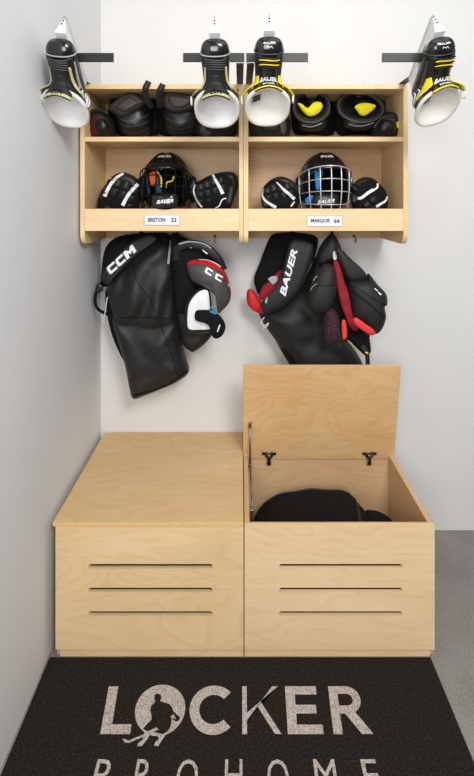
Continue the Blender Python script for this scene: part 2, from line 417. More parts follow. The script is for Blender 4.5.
# black bag in the open box
def bag():
    t = root('gear_bag', 'soft black bag lying inside the open storage box', 'bag', (.24, 1.75, .036))
    def fn(u, v):
        th = 2*PI*u; ph = PI*v-PI/2
        sg = lambda a, e: math.copysign(abs(a)**e, a)
        x = sg(math.cos(ph), .45)*sg(math.cos(th), .5); y = sg(math.cos(ph), .45)*sg(math.sin(th), .5); z = sg(math.sin(ph), .6)
        X, Y = .272+.228*x+.02*x*(1-y)*.5, 1.752+.172*y
        k = noise.noise(Vector((X*9, Y*9, z)))+.5*noise.noise(Vector((X*24, Y*24, z*2)))
        htop = .292+.030*y+.022*min(0, x)-.10*max(0, x-.62)-.03*max(0, -.6-x)+.008*k
        zz = .036+(htop-.036)*(z+1)/2*1.08
        return Vector((X+.005*k, Y, max(.0365, zz)))
    m = MB().grid(fn, 64, 32)
    b = obj('bag_body', m, M_BLKM, t)
    bv = m.bvh()
    def drop(pts, r):
        out = []
        for x, y in pts:
            h = bv.ray_cast(Vector((x, y, 1)), Vector((0, 0, -1))); out.append((h[0] if h[0] else Vector((x, y, .3)))+Vector((0, 0, r*.6)))
        return out
    def fn2(u, v):
        th = 2*PI*u; ph = PI*v-PI/2; sg = lambda a, e: math.copysign(abs(a)**e, a)
        x = sg(math.cos(ph), .6)*sg(math.cos(th), .6); y = sg(math.cos(ph), .6)*sg(math.sin(th), .6); z = sg(math.sin(ph), .7)
        return Vector((.515+.072*x, 1.74+.15*y, .165+(.10+.02*y-.02*x)*z+.004*noise.noise(Vector((x*3, y*3, z)))))
    obj('side_pocket', MB().grid(fn2, 40, 20), M_BLKM, t)
    obj('zipper', MB().tube(drop(catmull([(.09, 1.86), (.2, 1.885), (.33, 1.89), (.44, 1.86)], 30, False), .003), .003, 6), M_BLKS, t)
    obj('handle', MB().tube(drop(catmull([(.36, 1.62), (.40, 1.66), (.42, 1.72), (.43, 1.80)], 30, False), .009), .008, 8), M_BLKF2, t)
bag()

# ------------------------------------------------------------------ doormat with its printed lettering
mt = root('floor_mat', 'dark brown carpet mat with pale printed lettering, in front of the storage boxes', 'mat', (0, 1.25, 0))
mm = MB().box(-.598, .598, .70, YF-.001, 0, .005)
obj('carpet', mm, M_MAT, mt, False, .002)
ZT = .0056
def flat(polys, z=ZT):
    mb = MB()
    for k, p in enumerate(polys):
        v, f = poly2d([p], .3, False); mb.add([(x*(1+.03*(y-1.3155)/.129), y, z+.00025*k) for x, y in v], f)
    return mb
y0, y1 = 1.3155, 1.4445; H = y1-y0
def arc(cx, cy, r, a0, a1, n=40): return [(cx+r*math.cos(a0+(a1-a0)*k/n), cy+r*math.sin(a0+(a1-a0)*k/n)) for k in range(n+1)]
def ringpoly(cx, cy, R, r, a0, a1): return arc(cx, cy, R, a0, a1)+arc(cx, cy, r, a1, a0)
yc = (y0+y1)/2
L_ = [(-.3755, y0), (-.295, y0), (-.295, y0+.025), (-.348, y0+.025), (-.348, y1), (-.3755, y1)]
rR = H/2+.002
K1 = [(.0062, y0), (.019, y0), (.019, y1), (.0062, y1)]
K2 = [(.019, y0+.035), (.092, y1), (.1085, y1), (.019, y0+.054)]
K3 = [(.049, y0+.071), (.094, y0), (.1115, y0), (.0585, y0+.083)]
E1 = [(.1285, y0), (.2245, y0), (.2245, y0+.024), (.155, y0+.024), (.155, yc-.012), (.2115, yc-.012), (.2115, yc+.012), (.155, yc+.012), (.155, y1-.024), (.2165, y1-.024), (.2165, y1), (.1285, y1)]
xr, rr = .300, .0385
R1 = [(.2515, y0), (.276, y0), (.276, y1), (.2515, y1)]
R2 = [(.276, y1-.022), (xr, y1-.022)]+arc(xr, y1-.0385, .0165, PI/2, -PI/2, 12)+[(.276, y1-.055), (.276, y1-.077), (xr, y1-.077)]+arc(xr, y1-.0385, .0385, -PI/2, PI/2, 20)+[(.276, y1)]
R3 = [(.288, y0+.055), (.328, y0), (.359, y0), (.317, y0+.058)]
for nm, polys in (('printed_letter_l', [L_]), ('printed_letter_c', [ringpoly(-.0735, yc, rR, rR-.027, .78, 2*PI-.78)]),
                  ('printed_letter_k', [K1, K2, K3]), ('printed_letter_e', [E1]), ('printed_letter_r', [R1, R2, R3])):
    obj('printed_letter', flat(polys), M_PRINT, mt, False)
ox = -.2215
em = obj('hockey_emblem', flat([ringpoly(ox, yc, rR+.003, .019, 0, 2*PI-1e-4)]), M_PRINT, mt, False)
def E(pts): return [FL(90+x/2.9625, 670+y/2.9625, .006) for x, y in pts]
sil = [E([(196, 80), (199, 72), (207, 69), (215, 74), (216, 84), (212, 92), (225, 96), (238, 100), (246, 110), (250, 122), (258, 131), (268, 138), (266, 149), (256, 153), (248, 147), (244, 139), (243, 150), (240, 165), (232, 180), (216, 190), (196, 185), (180, 179), (164, 182), (159, 172), (172, 158), (184, 148), (185, 132), (182, 118), (187, 104), (198, 95)])]
obj('player_silhouette', flat(sil, ZT+.0003), M_MAT, em, False)
leg = [E([(163, 176), (172, 186), (180, 186), (170, 204), (150, 226), (138, 226), (140, 218), (156, 206)]), E([(198, 190), (216, 192), (232, 182), (218, 200), (200, 226), (188, 224), (192, 214), (204, 204)]),
       E([(95, 204), (104, 206), (112, 210), (162, 190), (164, 196), (112, 217), (102, 216)])]
obj('player_legs_and_stick', flat(leg, ZT+.0005), M_PRINT, em, False)
obj('player_highlight', flat([E([(176, 180), (196, 170), (204, 176), (186, 184)]), E([(240, 140), (250, 130), (256, 146), (246, 142)])], ZT+.0005), M_PRINT, em, False)
for ch, a, b in (('P', 95.5, 110.5), ('R', 136, 152.5), ('O', 177.5, 198.5), ('H', 225, 242.5), ('O', 267, 288), ('M', 314, 335.5), ('E', 362, 377.5)):
    v, f = text2d(ch, 0)
    ya = 1.186; yb = FL(0, 759, .006)[1]; s = FL(0, 768, .006)[1]/F
    xa, xb = (a-CX)*s, (b-CX)*s
    obj('printed_small_letter', MB().add([(xa+(xb-xa)*x, ya+(yb-ya)*y, ZT) for x, y in v], f), M_PRINT, mt, False)

# ------------------------------------------------------------------ cubby shelves on the wall
YS = 1.82; SS = YS/F
def zs(y): return HC-(y-HY)*SS
ZTOP, ZMID, ZLIP1, ZLIP0, ZBOT = zs(84), zs(136.7), zs(208.8), zs(231), 1.272
PT = .0168
def side_profile(x0, x1):
    r = .04; yb = 2.128
    pts = [(YS, ZTOP), (YS, ZBOT+r)]+[(YS+r-r*math.cos(k*PI/16), ZBOT+r-r*math.sin(k*PI/16)) for k in range(1, 9)]+[(yb, ZBOT), (yb, ZTOP)]
    n = len(pts); m = MB()
    m.add([(x0, y, z) for y, z in pts]+[(x1, y, z) for y, z in pts], [tuple(range(n)), tuple(range(n, 2*n))]+[(i, (i+1) % n, n+(i+1) % n, n+i) for i in range(n)])
    return m
def cubby(x0, x1, plate, txt, num, label, hooks):
    t = root('cubby_shelf', label, 'shelf', ((x0+x1)/2, 2.128, ZBOT), 'maple cubby shelves on the back wall')
    obj('side_panel', side_profile(x0, x0+PT), W_Z, t, False, .001); obj('side_panel', side_profile(x1-PT, x1), W_Z, t, False, .001)
    a, b = x0+PT, x1-PT
    obj('top_board', MB().box(a, b, YS, 2.11, ZTOP-.0185, ZTOP), W_X, t, False, .001)
    obj('middle_board', MB().box(a, b, YS+.002, 2.11, ZMID-.0178, ZMID), W_X, t, False, .001)
    obj('bottom_board', MB().box(a, b, YS+.018, 2.11, ZLIP0+.0005, ZLIP0+.018), W_IN, t, False)
    obj('front_lip', MB().box(a, b, YS+.0015, YS+.018, ZLIP0, ZLIP1), W_X2, t, False, .001)
    obj('back_panel', MB().box(a, b, 2.11, 2.128, ZBOT, ZTOP), W_IN, t, False)
    pp = [P(px, py, YS) for px, py in ((plate[0], plate[3]), (plate[1], plate[2]))]
    pl = obj('nameplate', MB().box(pp[0].x, pp[1].x, YS-.001, YS+.0012, pp[0].z, pp[1].z), M_PLATE, t, False, .0005)
    w = pp[1].x-pp[0].x; h = pp[1].z-pp[0].z
    fr = MB()
    for q in ((pp[0].x-.002, pp[1].x+.002, pp[0].z-.002, pp[0].z), (pp[0].x-.002, pp[1].x+.002, pp[1].z, pp[1].z+.002), (pp[0].x-.002, pp[0].x, pp[0].z, pp[1].z), (pp[1].x, pp[1].x+.002, pp[0].z, pp[1].z)):
        fr.box(q[0], q[1], YS-.0015, YS+.001, q[2], q[3])
    obj('plate_frame', fr, M_GREYL, pl, False)
    for s, u0, u1 in ((txt, .10, .60 if len(txt) < 7 else .64), (num, .76, .92)):
        v, f = text2d(s, .03)
        obj('plate_lettering', MB().add([(pp[0].x+w*(u0+(u1-u0)*x), YS-.0016, pp[0].z+h*(.3+.42*y)) for x, y in v], f), M_INK, pl, False)
    for hx in hooks:
        p = P(hx, 236, 2.108)
        path = [p, p+Vector((0, -.02, 0)), p+Vector((0, -.03, -.006)), p+Vector((0, -.034, -.018)), p+Vector((0, -.026, -.026)), p+Vector((0, -.016, -.02))]
        obj('screw_hook', MB().tube(path, .0022, 8), M_NICKEL, t)
        obj('hook_plate', MB().tube([p+Vector((0, .002, 0)), p+Vector((0, -.002, 0))], .006, 12), M_NICKEL, t)
cubby(-.594, SEAM+.0005, (144.6, 179.3, 215.2, 224.8), 'BRETON', '22', 'maple two-tier cubby shelf holding the black-caged helmet, nearer the side wall', (140, 215))
cubby(SEAM+.0015, .624, (307.4, 342.2, 216, 226), 'MARQUIS', '64', 'maple two-tier cubby shelf holding the silver-caged helmet', (290, 354))

# ------------------------------------------------------------------ steel skate hangers on top of the shelves
BY = 1.55; BS = BY/F
for x0, x1, ax, lab in ((-.585, -.3995, -.572, 'black steel skate hanger nearest the side wall'), (-.180, .0140, .0000, 'black steel skate hanger with bar reaching toward the skate with grey-white lining, at the seam'),
                   (.0195, .215, .0335, 'black steel skate hanger at the seam, under the yellow-trimmed skate'), (.449, .628, .605, 'black steel skate hanger at the far end from the side wall')):
    t = root('skate_hanger', lab, 'skate hanger', (ax, 1.82, ZTOP), 'steel skate hangers on the shelf tops')
    zc = HC-(57.6-HY)*BS
    obj('bar', MB().box(x0, x1, BY-.003, BY+.003, zc-.0142, zc+.0142), M_STEELB, t, False, .001)
    obj('arm', MB().box(ax-.012, ax+.012, BY+.003, 2.05, ZTOP, ZTOP+.005), M_STEELB, t, False, .001)
    for yy in (1.90, 2.0): obj('screw', MB().tube([(ax, yy, ZTOP+.005), (ax, yy, ZTOP+.0075), (ax, yy, ZTOP+.008)], [.005, .0045, .002], 10), M_NICKEL, t)

# ------------------------------------------------------------------ ice skates
RB = [(.247, .074), (.241, .060), (.222, .054), (.18, .052), (.12, .052), (.06, .053), (.015, .056), (-.008, .072), (-.012, .105), (-.004, .135), (-.005, .157), (-.011, .177)]
RT = [(.251, .080), (.247, .091), (.233, .106), (.213, .117), (.192, .125), (.172, .134), (.158, .141), (.150, .146), (.145, .150), (.143, .156), (.145, .162), (.148, .168)]
RW = [.010, .028, .039, .042, .040, .038, .037, .040, .045, .052, .061, .065]
RK = [(b[0], b[1]+.008, t[0], t[1]+.008, w) for b, t, w in zip(RB, RT, RW)]
def skate(X, yaw, roll, style, label, dz=0):
    gold = style == 'gold'
    t = root('ice_skate', label, 'ice skate', (X, BY, HC-(57.6-HY)*BS), 'ice skates hanging by their blades')
    O = Vector((X, 1.684, 1.845+dz))
    Tu = Vector((0, -.85, .5268)); An = Vector((0, -.5268, -.85)); Wx = Vector((1, 0, 0))
    R = Matrix.Rotation(roll, 3, Tu) @ Matrix.Rotation(yaw, 3, An)
    Tu, An, Wx = R @ Tu, R @ An, R @ Wx
    piv = Vector((.138, .03))     # where the holder hangs on the bar
    base = Vector((X, 1.684-.85*.138-.5268*.03, 1.845+dz+.5268*.138-.85*.03))
    def G(u, n, w): return base+Tu*(u-piv.x)+An*(n-piv.y)+Wx*w
    def S(tt, a, off=0):
        q = max(0, min(1, tt))*(len(RK)-1); i = min(int(q), len(RK)-2); f = q-i
        g = lambda k: RK[max(0, min(len(RK)-1, k))]
        p0, p1, p2, p3 = g(i-1), g(i), g(i+1), g(i+2)
        k = [.5*((2*p1[j])+(-p0[j]+p2[j])*f+(2*p0[j]-5*p1[j]+4*p2[j]-p3[j])*f*f+(-p0[j]+3*p1[j]-3*p2[j]+p3[j])*f**3) for j in range(5)]
        sg = lambda x, e: math.copysign(abs(x)**e, x)
        fl = max(0, min(1, (tt-.62)/.3))*(1 if math.sin(a) > 0 else 0)
        s, c = sg(math.sin(a), .85-.05*fl), sg(math.cos(a), .8+.40*fl)
        hu, hn = (k[2]-k[0])/2, (k[3]-k[1])/2; hl = math.hypot(hu, hn)
        u = (k[0]+k[2])/2+hu*s+off*math.sin(a)*hu/hl; n = (k[1]+k[3])/2+hn*s+off*math.sin(a)*hn/hl
        return G(u, n, k[4]*c+off*math.cos(a))
    na = 36
    m = MB().rings([[S(i/44, 2*PI*j/na) for j in range(na)] for i in range(45)])
    # open the cuff: drop the last cap
    m.f.pop()
    boot = obj('boot', m, M_BLKS, t)
    D = math.radians
    obj('toe_cap', MB().rings([[S(.23*i/14, 2*PI*j/na, .002) for j in range(na)] for i in range(15)]), M_BLKG, t)
    obj('cap_trim', MB().slab(lambda u, v, d: S(.228+.014*u, D(-10)+D(200)*v, .0035+d), 2, 24, .002), M_GREYL if gold else M_GREYC, t)
    # white felt lining: a rolled rim then the inside of the cuff
    rim = [S(1, 2*PI*j/na, 0) for j in range(na)]
    cc = sum(rim, Vector())/na
    rs = [[S(.965, 2*PI*j/na, .0015) for j in range(na)], [S(1, 2*PI*j/na, .006)+An*.002 for j in range(na)], [S(1, 2*PI*j/na, .005)+An*.009 for j in range(na)], [S(1, 2*PI*j/na, -.002)+An*.010 for j in range(na)], [S(1, 2*PI*j/na, -.010)+An*.003 for j in range(na)]]
    for k_, dp in ((.80, .010), (.66, .022), (.50, .032), (.33, .038), (.15, .041)):
        rs.append([cc+(rim[j]-cc)*k_-An*dp+Tu*(.012*k_) for j in range(na)])
    lm_ = MB().rings(rs); lm_.f.pop(-2)
    fm = M_FELT if gold else M_FELT2
    obj('lining', lm_, fm, t)
    tr = M_GOLD if gold else M_YEL
    for sd in (0, 1):
        mr = (lambda a: a) if sd == 0 else (lambda a: PI-a)
        obj('eyelet_facing', MB().slab(lambda u, v, d: S(.25+.75*u, mr(D(30)+D(34)*v), .004+.006*u+d), 24, 5, .003), M_BLKF2, t)
        if gold:
            obj('facing_trim', MB().slab(lambda u, v, d: S(.36+.64*u, mr(D(50)-D(24)*u+D(9+7*u)*v), .0095+.010*u+d), 20, 4, .003), tr, t)
        else:
            obj('facing_trim', MB().slab(lambda u, v, d: S(.50+.50*u, mr(D(34)-D(16)*u+D(10+24*math.sin(PI*min(1, u*.7+.1)))*v), .0095+.012*u+d), 20, 5, .004), tr, t)
    def tong(u, v, d):
        hw = D(20)+D(16)*min(1, u*1.2)
        fl = max(0, u-.6)/.4
        return S(min(1, .27+.73*u), PI/2-hw+2*hw*v, .008+.005*u+.004*math.sin(PI*v)+d)+An*((.032 if gold else .014)*fl*fl)-Tu*((.012 if gold else .004)*fl*fl)
    tg = obj('tongue', MB().slab(tong, 26, 14, .006), M_BLKF if gold else M_BLKG, t)
    obj('tongue_edge', MB().slab(lambda u, v, d: tong(.955+.045*u, v, d+.0015), 2, 14, .005), tr, t)
    tx = T_CCM if gold else T_BAU_UP
    def onS(shape, t0, t1, a0, a1, off, tq=False):
        v, f = shape
        return MB().add([(tong(t1+(t0-t1)*y, a0+(a1-a0)*x, .0015) if tq else S(t0+(t1-t0)*(1-y), a0+(a1-a0)*x, off)) for x, y in v], f)
    if gold:
        obj('tongue_logo', onS(tx, .90, .985, .70, .30, 0, True), M_BLKM, t, False)
        obj('tongue_panel', MB().slab(lambda u, v, d: tong(.30+.48*u, .5+(v-.5)*(.35+.4*u), d+.0012), 8, 6, .002), M_BLKF2, t)
    else:
        obj('tongue_logo', onS(tx, .42, .70, .90, .10, 0, True), M_LETTER, t, False)
        obj('tongue_logo', onS(tx, .80, .88, .72, .28, 0, True), M_LETTER, t, False)
        obj('toe_logo', onS(tx, .075, .105, D(118), D(62), .0042), M_LETTER, t, False)
        obj('toe_emblem', MB().tube([S(tt_, D(a_), .0045) for tt_, a_ in ((.15, 100), (.135, 95), (.15, 90), (.135, 85), (.16, 80))], .0013, 6), M_LETTER, t)
    nl = 5
    for k in range(nl):
        tt = .265+.135*k/(nl-1)
        lc = MB().tube([S(tt+.006*math.sin(PI*q/8*2), D(60)+D(60)*q/8, .0165-.004*abs(q-4)/4) for q in range(9)], .0020, 6)
        obj('lace', lc, M_GREYC if gold else (M_YEL if k % 2 else M_BLKF2), t)
    obj('lace_loop', MB().tube([S(1, D(15), .010)+An*.0+Tu*.012*math.cos(2*PI*k/16)+Wx*.005+An*.014*math.sin(2*PI*k/16) for k in range(16)], .002, 6, True), M_FELT, t)
    if gold: obj('lace_loop', MB().tube([S(1, D(165), .010)+Tu*.012*math.cos(2*PI*k/16)-Wx*.005+An*.014*math.sin(2*PI*k/16) for k in range(16)], .002, 6, True), M_FELT, t)
    # side marks
    for sg_ in (0, 1):
        am = MB()
        for q in range(5):
            ph = D(-30+16*q)
            pts = []
            for k in range(8):
                tt = .60+.17*k/7; a = ph+.22*math.sin(k/7*PI*1.3)-.1*k/7
                pts.append(S(tt, (a if not sg_ else PI-a), .0025))
            mm_ = MB().tube(pts, [.001+.0022*math.sin(PI*min(.97, (k+.3)/7.6)) for k in range(8)], 6); am.add(mm_.v, mm_.f)
        obj('heel_emblem', am, M_WHITE, t)
        obj('side_stripe', MB().slab(lambda u, v, d: S(.30+.30*u, (D(20)+D(14)*v-.25*u) if not sg_ else PI-(D(20)+D(14)*v-.25*u), .003+d), 14, 3, .002), M_GREYL if gold else M_GREYC, t)
    # inside label on the lining of the yellow pair
    if not gold:
        obj('lining_label', MB().slab(lambda u, v, d: cc+Wx*(-.047+.024*v)+Tu*(.010+.026*u)-An*(.006+.012*v)+An*(.004+d), 3, 3, .001), M_BLKS, t, False)
    # holder and runner
    prof = [(.004, .060), (.012, .030), (.004, .016), (.000, .008), (.262, .008), (.266, .016), (.262, .034), (.258, .062), (.190, .060), (.186, .044), (.172, .021), (.100, .021), (.088, .044), (.084, .060)]
    n = len(prof); hb = MB()
    wd = lambda nn: .004+.010*max(0, (nn-.016)/.036)
    hb.add([G(u, nn, -wd(nn)) for u, nn in prof]+[G(u, nn, wd(nn)) for u, nn in prof], [tuple(range(n))[::-1], tuple(range(n, 2*n))]+[(i, (i+1) % n, n+(i+1) % n, n+i) for i in range(n)])
    hd = obj('blade_holder', hb, M_WHITE, t, False, .0012)
    for uu in (.228, .248):
        obj('holder_hole', MB().tube([G(.2655, .020+.012*(uu-.228)/.02, -.0022), G(.267, .020+.012*(uu-.228)/.02, 0), G(.2655, .020+.012*(uu-.228)/.02, .0022)], .002, 8), M_BLKS, hd)
    rp = [(-.004, .003), (.006, -.006), (.13, -.008), (.255, -.006), (.272, .004), (.270, .012), (.0, .012)]
    n = len(rp)
    obj('runner', MB().add([G(u, nn, -.0016) for u, nn in rp]+[G(u, nn, .0016) for u, nn in rp], [tuple(range(n))[::-1], tuple(range(n, 2*n))]+[(i, (i+1) % n, n+(i+1) % n, n+i) for i in range(n)]), M_STEEL, t, False)
    obj('outsole', MB().slab(lambda u, v, d: S(.14+.42*u, D(235)+D(70)*v, .003+d), 14, 6, .003), M_GREYC, t)
skate(-.527, -.03, -.10, 'gold', 'black ice skate with grey-white lining hanging closest to the side wall')
skate(-.075, 0, .02, 'gold', 'black ice skate with grey-white lining beside the shelf seam, next to the yellow-trimmed skate')
skate(.086, 0, 0, 'yellow', 'black and yellow ice skate hanging over the shelf seam, facing straight out', .006)
skate(.583, .03, .21, 'yellow', 'black and yellow ice skate hanging past the end of the shelf, blade side showing', .004)

# ------------------------------------------------------------------ helmets
def helmet(cx_px, wpx, Y, style, label):
    ctr = Vector(((cx_px-CX)*Y/F, Y, 1.500)); X0 = ctr.x
    t = root('hockey_helmet', label, 'helmet', (X0, Y, ZLIP0+.018), 'caged hockey helmets on the lower shelf tier')
    a, b, c = .101, .128, .128
    D = math.radians
    def dome(th, ph, k=1.0):
        e = .9
        cp = max(0, math.cos(ph))
        return Vector((X0+k*a*cp*math.copysign(abs(math.sin(th))**e, math.sin(th)), Y-k*b*cp*math.cos(th), ctr.z+k*c*math.sin(ph)))
    def low(th):
        q = abs((th+PI) % (2*PI)-PI)
        f = max(0, min(1, (q-D(48))/D(22))); f = f*f*(3-2*f)
        return D(27)*(1-f)+D(-48)*f
    nth = 72
    sh = MB()
    for kk in (1.0, .93):
        o = len(sh.v)
        for i in range(19):
            for j in range(nth):
                th = 2*PI*j/nth; lo = low(th); ph = lo+(PI/2-lo)*i/18*.995
                bump = 1+.012*math.sin(th*6)*math.sin(min(PI, max(0, ph)*2)) if kk == 1 else 1
                sh.v.append(dome(th, ph, kk*bump))
        for i in range(18):
            for j in range(nth): sh.f.append((o+i*nth+j, o+i*nth+(j+1) % nth, o+(i+1)*nth+(j+1) % nth, o+(i+1)*nth+j))
    k = 19*nth
    for j in range(nth): sh.f.append((j, (j+1) % nth, k+(j+1) % nth, k+j))
    shell = obj('shell', sh, M_BLKG if style == 'dark' else M_BLKS, t)
    # raised crown ridges and vents
    for s in (-1, 1):
        obj('crown_ridge', MB().slab(lambda u, v, d: dome(D(s*(30+16*v)), D(34+44*u), 1.03+d*4), 10, 4, .006), M_BLKS, t)
        obj('ear_guard', puff([(cx_px+s*wpx*.47+dx, y) for dx, y in ((-4, 180), (0, 176), (4, 180), (4.5, 192), (2, 202), (-2, 202), (-4.5, 192))], Y-.01, .02, .02), M_BLKS, t)
        for q in range(2):
            obj('vent', MB().slab(lambda u, v, d: dome(D(s*(8+13*q+7*v)), D(44+16*u), 1.008+d), 5, 3, .003), M_BLKM, t)
    obj('brow_band', MB().slab(lambda u, v, d: dome(D(-58+116*v), D(26+9*u), 1.045+d*5), 3, 24, .006), M_BLKG, t)
    v, f = T_BAU
    obj('front_logo', MB().add([dome(D(-23+46*x), D(52+8*y), 1.024) for x, y in v], f), M_LETTER, t, False)
    # padding seen through the cage
    obj('inner_padding', MB().grid(lambda u, v: dome(2*PI*u, low(2*PI*u)+(D(88)-low(2*PI*u))*v, .90), 40, 18), M_BLKM, t)
    def pad(pts, Yp, th, m, lab=None): obj('liner_pad', puff(pts, Yp, th, th, e=4), m, t, label=lab)
    z = (135, 148, 7.29) if style == 'dark' else (290, 148, 7.29)
    yi = Y-.055
    if style == 'dark':
        pad(Z(*z, [(105, 190), (125, 170), (150, 175), (150, 230), (140, 275), (118, 275), (108, 240)]), yi, .006, M_ORANGE, 'orange pad')
        obj('chin_strap', ribbon([(*q, yi) for q in Z(*z, [(155, 165), (185, 205), (192, 240), (190, 285)])], 2.0, .004), M_YEL, t)
        obj('chin_strap', ribbon([(*q, yi) for q in Z(*z, [(285, 200), (270, 240), (235, 250), (225, 290)])], 1.5, .004), M_YEL, t)
        pad(Z(*z, [(80, 210), (95, 200), (100, 260), (110, 330), (90, 320)]), yi, .006, M_NAVY, 'navy pad')
        pad(Z(*z, [(150, 205), (175, 215), (180, 270), (200, 320), (150, 320)]), yi+.01, .006, M_NAVY, 'navy pad')
    else:
        pad(Z(*z, [(110, 130), (170, 120), (175, 175), (140, 200), (112, 200)]), yi, .006, M_NAVY, 'navy pad')
        pad(Z(*z, [(180, 125), (240, 125), (240, 180), (222, 250), (215, 300), (190, 300), (182, 230)]), yi-.003, .006, M_BLUE, 'blue pad')
        pad(Z(*z, [(112, 370), (150, 345), (185, 355), (170, 385), (130, 410), (112, 395)]), yi-.012, .006, M_BLUE, 'blue pad')
        pad(Z(*z, [(190, 330), (215, 335), (210, 360), (190, 355)]), yi-.005, .005, M_BLUE, 'blue pad')
    # wire cage
    zt = ctr.z+.066; zb = ctr.z-.136
    def cg(x, zz):       # x -1..1 across, zz 0 top..1 bottom
        w = .104*(1-.20*max(0, zz-.35)**1.5*1.6); 
        zv = zt+(zb-zt)*zz
        ang = x*D(82)
        bul = .150+.018*math.sin(PI*min(1, zz))-.012*zz
        return Vector((X0+w*math.sin(ang)/math.sin(D(82)), Y-bul*math.cos(ang)*1.0-.006, zv-.034*(abs(x)**2)*(1-zz)**.8-.0*(zz)+.018*(x*x)*zz))
    wm = M_BLKS if style == 'dark' else M_CHROMW; wr_ = .0020 if style == 'dark' else .0023
    wm = M_BLKM if style == 'dark' else M_CHROMW
    cage = obj('cage_rim', MB().tube([cg(-1+2*k/24, 0) for k in range(25)]+[cg(1, k/12) for k in range(1, 13)]+[cg(1-2*k/24, 1) for k in range(1, 25)]+[cg(-1, 1-k/12) for k in range(1, 12)], wr_*1.25, 8, True), wm, t)
    for x in ((-.86, -.60, -.36, -.12, .12, .36, .60, .86) if style == 'dark' else (-.57, -.27, 0, .27, .57)):
        obj('cage_wire', MB().tube([cg(x, k/14) for k in range(15)], wr_, 6), wm, cage)
    for zz in ((.17, .36, .55, .74, .9) if style == 'dark' else (.24, .47, .72)):
        obj('cage_wire', MB().tube([cg(-1+2*k/24, zz) for k in range(25)], wr_, 6), wm, cage)
    # chin cup
    cpx = cx_px-2.5 if style == 'dark' else cx_px+2
    cy = 201
    Yc = Y-.150 if style == 'dark' else Y-.115
    cm = puff([(cpx-12.5, cy-6), (cpx-6, cy-8), (cpx+6, cy-8), (cpx+12.5, cy-6), (cpx+13, cy+5), (cpx+8, cy+10), (cpx-8, cy+10), (cpx-13, cy+5)], Yc, .022, .03)
    obj('chin_cup', cm, M_BLKG if style == 'dark' else M_BLKS, t)
    obj('chin_logo', drape(T_BAU, (cpx-8.5, cy+3), (cpx+8.5, cy+1.5), (cpx-8, cy-.8), [cm.bvh()], .0015), M_LETTER, t, False)
helmet(167.3, 54, 1.985, 'dark', 'black hockey helmet with black wire cage and orange inner pad')
helmet(324.0, 52, 1.985, 'light', 'black hockey helmet with silver wire cage and blue inner pads')

# ------------------------------------------------------------------ gloves (back of the hand toward the room)
def glove(z, outline, fingers, thumb, cuff, stripes, Y, label, extra=()):
    x = Z(*z, outline); cx_ = sum(p[0] for p in x)/len(x)
    t = root('hockey_glove', label, 'glove', (P(cx_, 210, Y).x, Y, ZLIP0+.018), 'hockey gloves beside the helmets')
    pb = puff(x, Y, .036, .045, e=3, wr=.003, wf=30)
    obj('hand', pb, M_BLKM, t); bv = [pb.bvh()]
    zz = lambda p: (z[0]+p[0]/z[2], z[1]+p[1]/z[2])
    for (a, b, r0, r1) in fingers:
        A, B = zz(a), zz(b)
        for k in range(3):
            f0, f1 = k/3-.012, (k+1)/3+.012
            q0 = (A[0]+(B[0]-A[0])*f0, A[1]+(B[1]-A[1])*f0); q1 = (A[0]+(B[0]-A[0])*f1, A[1]+(B[1]-A[1])*f1)
            arch = [.024, .031, .023, .006]
            m = capsule(P(*q0, Y-arch[k]), P(*q1, Y-arch[k+1]), r0, r1)
            obj('finger_roll', m, M_BLKF, t); bv.append(m.bvh())
    if thumb:
        m = capsule(P(*zz(thumb[0]), Y-.012), P(*zz(thumb[1]), Y-.03), thumb[2], thumb[2]*.85); obj('thumb', m, M_BLKF, t); bv.append(m.bvh())
    m = puff(Z(*z, cuff), Y+.004, .03, .03, e=3); obj('cuff', m, M_BLKF, t); bv.append(m.bvh())
    for pth, w, tp in stripes:
        obj('stripe', drape_strip(Z(*z, pth), w, bv, .002, tp), M_LETTER, t)
    return t
GZ1, GZ2, GZ3, GZ4 = (95, 165, 8.62), (188, 162, 8.62), (255, 168, 9.48), (345, 168, 9.48)
glove(GZ1, [(20, 340), (40, 250), (90, 170), (160, 105), (230, 80), (310, 105), (370, 160), (385, 240), (370, 380), (300, 430), (100, 430), (30, 410)],
      [((150, 130), (60, 300), .017, .015), ((215, 120), (130, 350), .018, .016), ((285, 135), (200, 380), .018, .016), ((345, 190), (285, 390), .017, .015)], ((95, 330), (125, 400), .015),
      [(140, 105), (230, 62), (330, 92), (385, 150), (390, 230), (340, 190), (250, 130), (180, 120)],
      [([(245, 72), (185, 110), (130, 175), (82, 270)], 3.4, (.7, 1.1)), ([(372, 165), (320, 215), (270, 285), (238, 350)], 3.6, (.9, 1.0))], 1.93, 'black glove with two broad white bars, next to the black-caged helmet on the side-wall side')
glove(GZ2, [(45, 250), (60, 190), (120, 150), (200, 110), (290, 92), (380, 95), (425, 140), (415, 240), (390, 330), (330, 420), (120, 430), (60, 330)],
      [((110, 190), (110, 370), .016, .016), ((160, 165), (185, 370), .018, .017), ((215, 140), (260, 350), .018, .017), ((275, 135), (320, 300), .016, .015)], ((385, 190), (345, 380), .018),
      [(250, 100), (310, 85), (390, 90), (430, 140), (430, 230), (390, 270), (350, 180), (300, 120)],
      [([(212, 105), (240, 160), (275, 220), (300, 275)], 3.4, (.6, 1.1)), ([(62, 195), (48, 250), (75, 330), (120, 390)], 1.6, (.8, 1.2)), ([(330, 312), (295, 325), (270, 375), (235, 400)], 1.2, None)], 1.93, 'black glove with one white bar and white piping, between black-caged helmet and shelf seam')
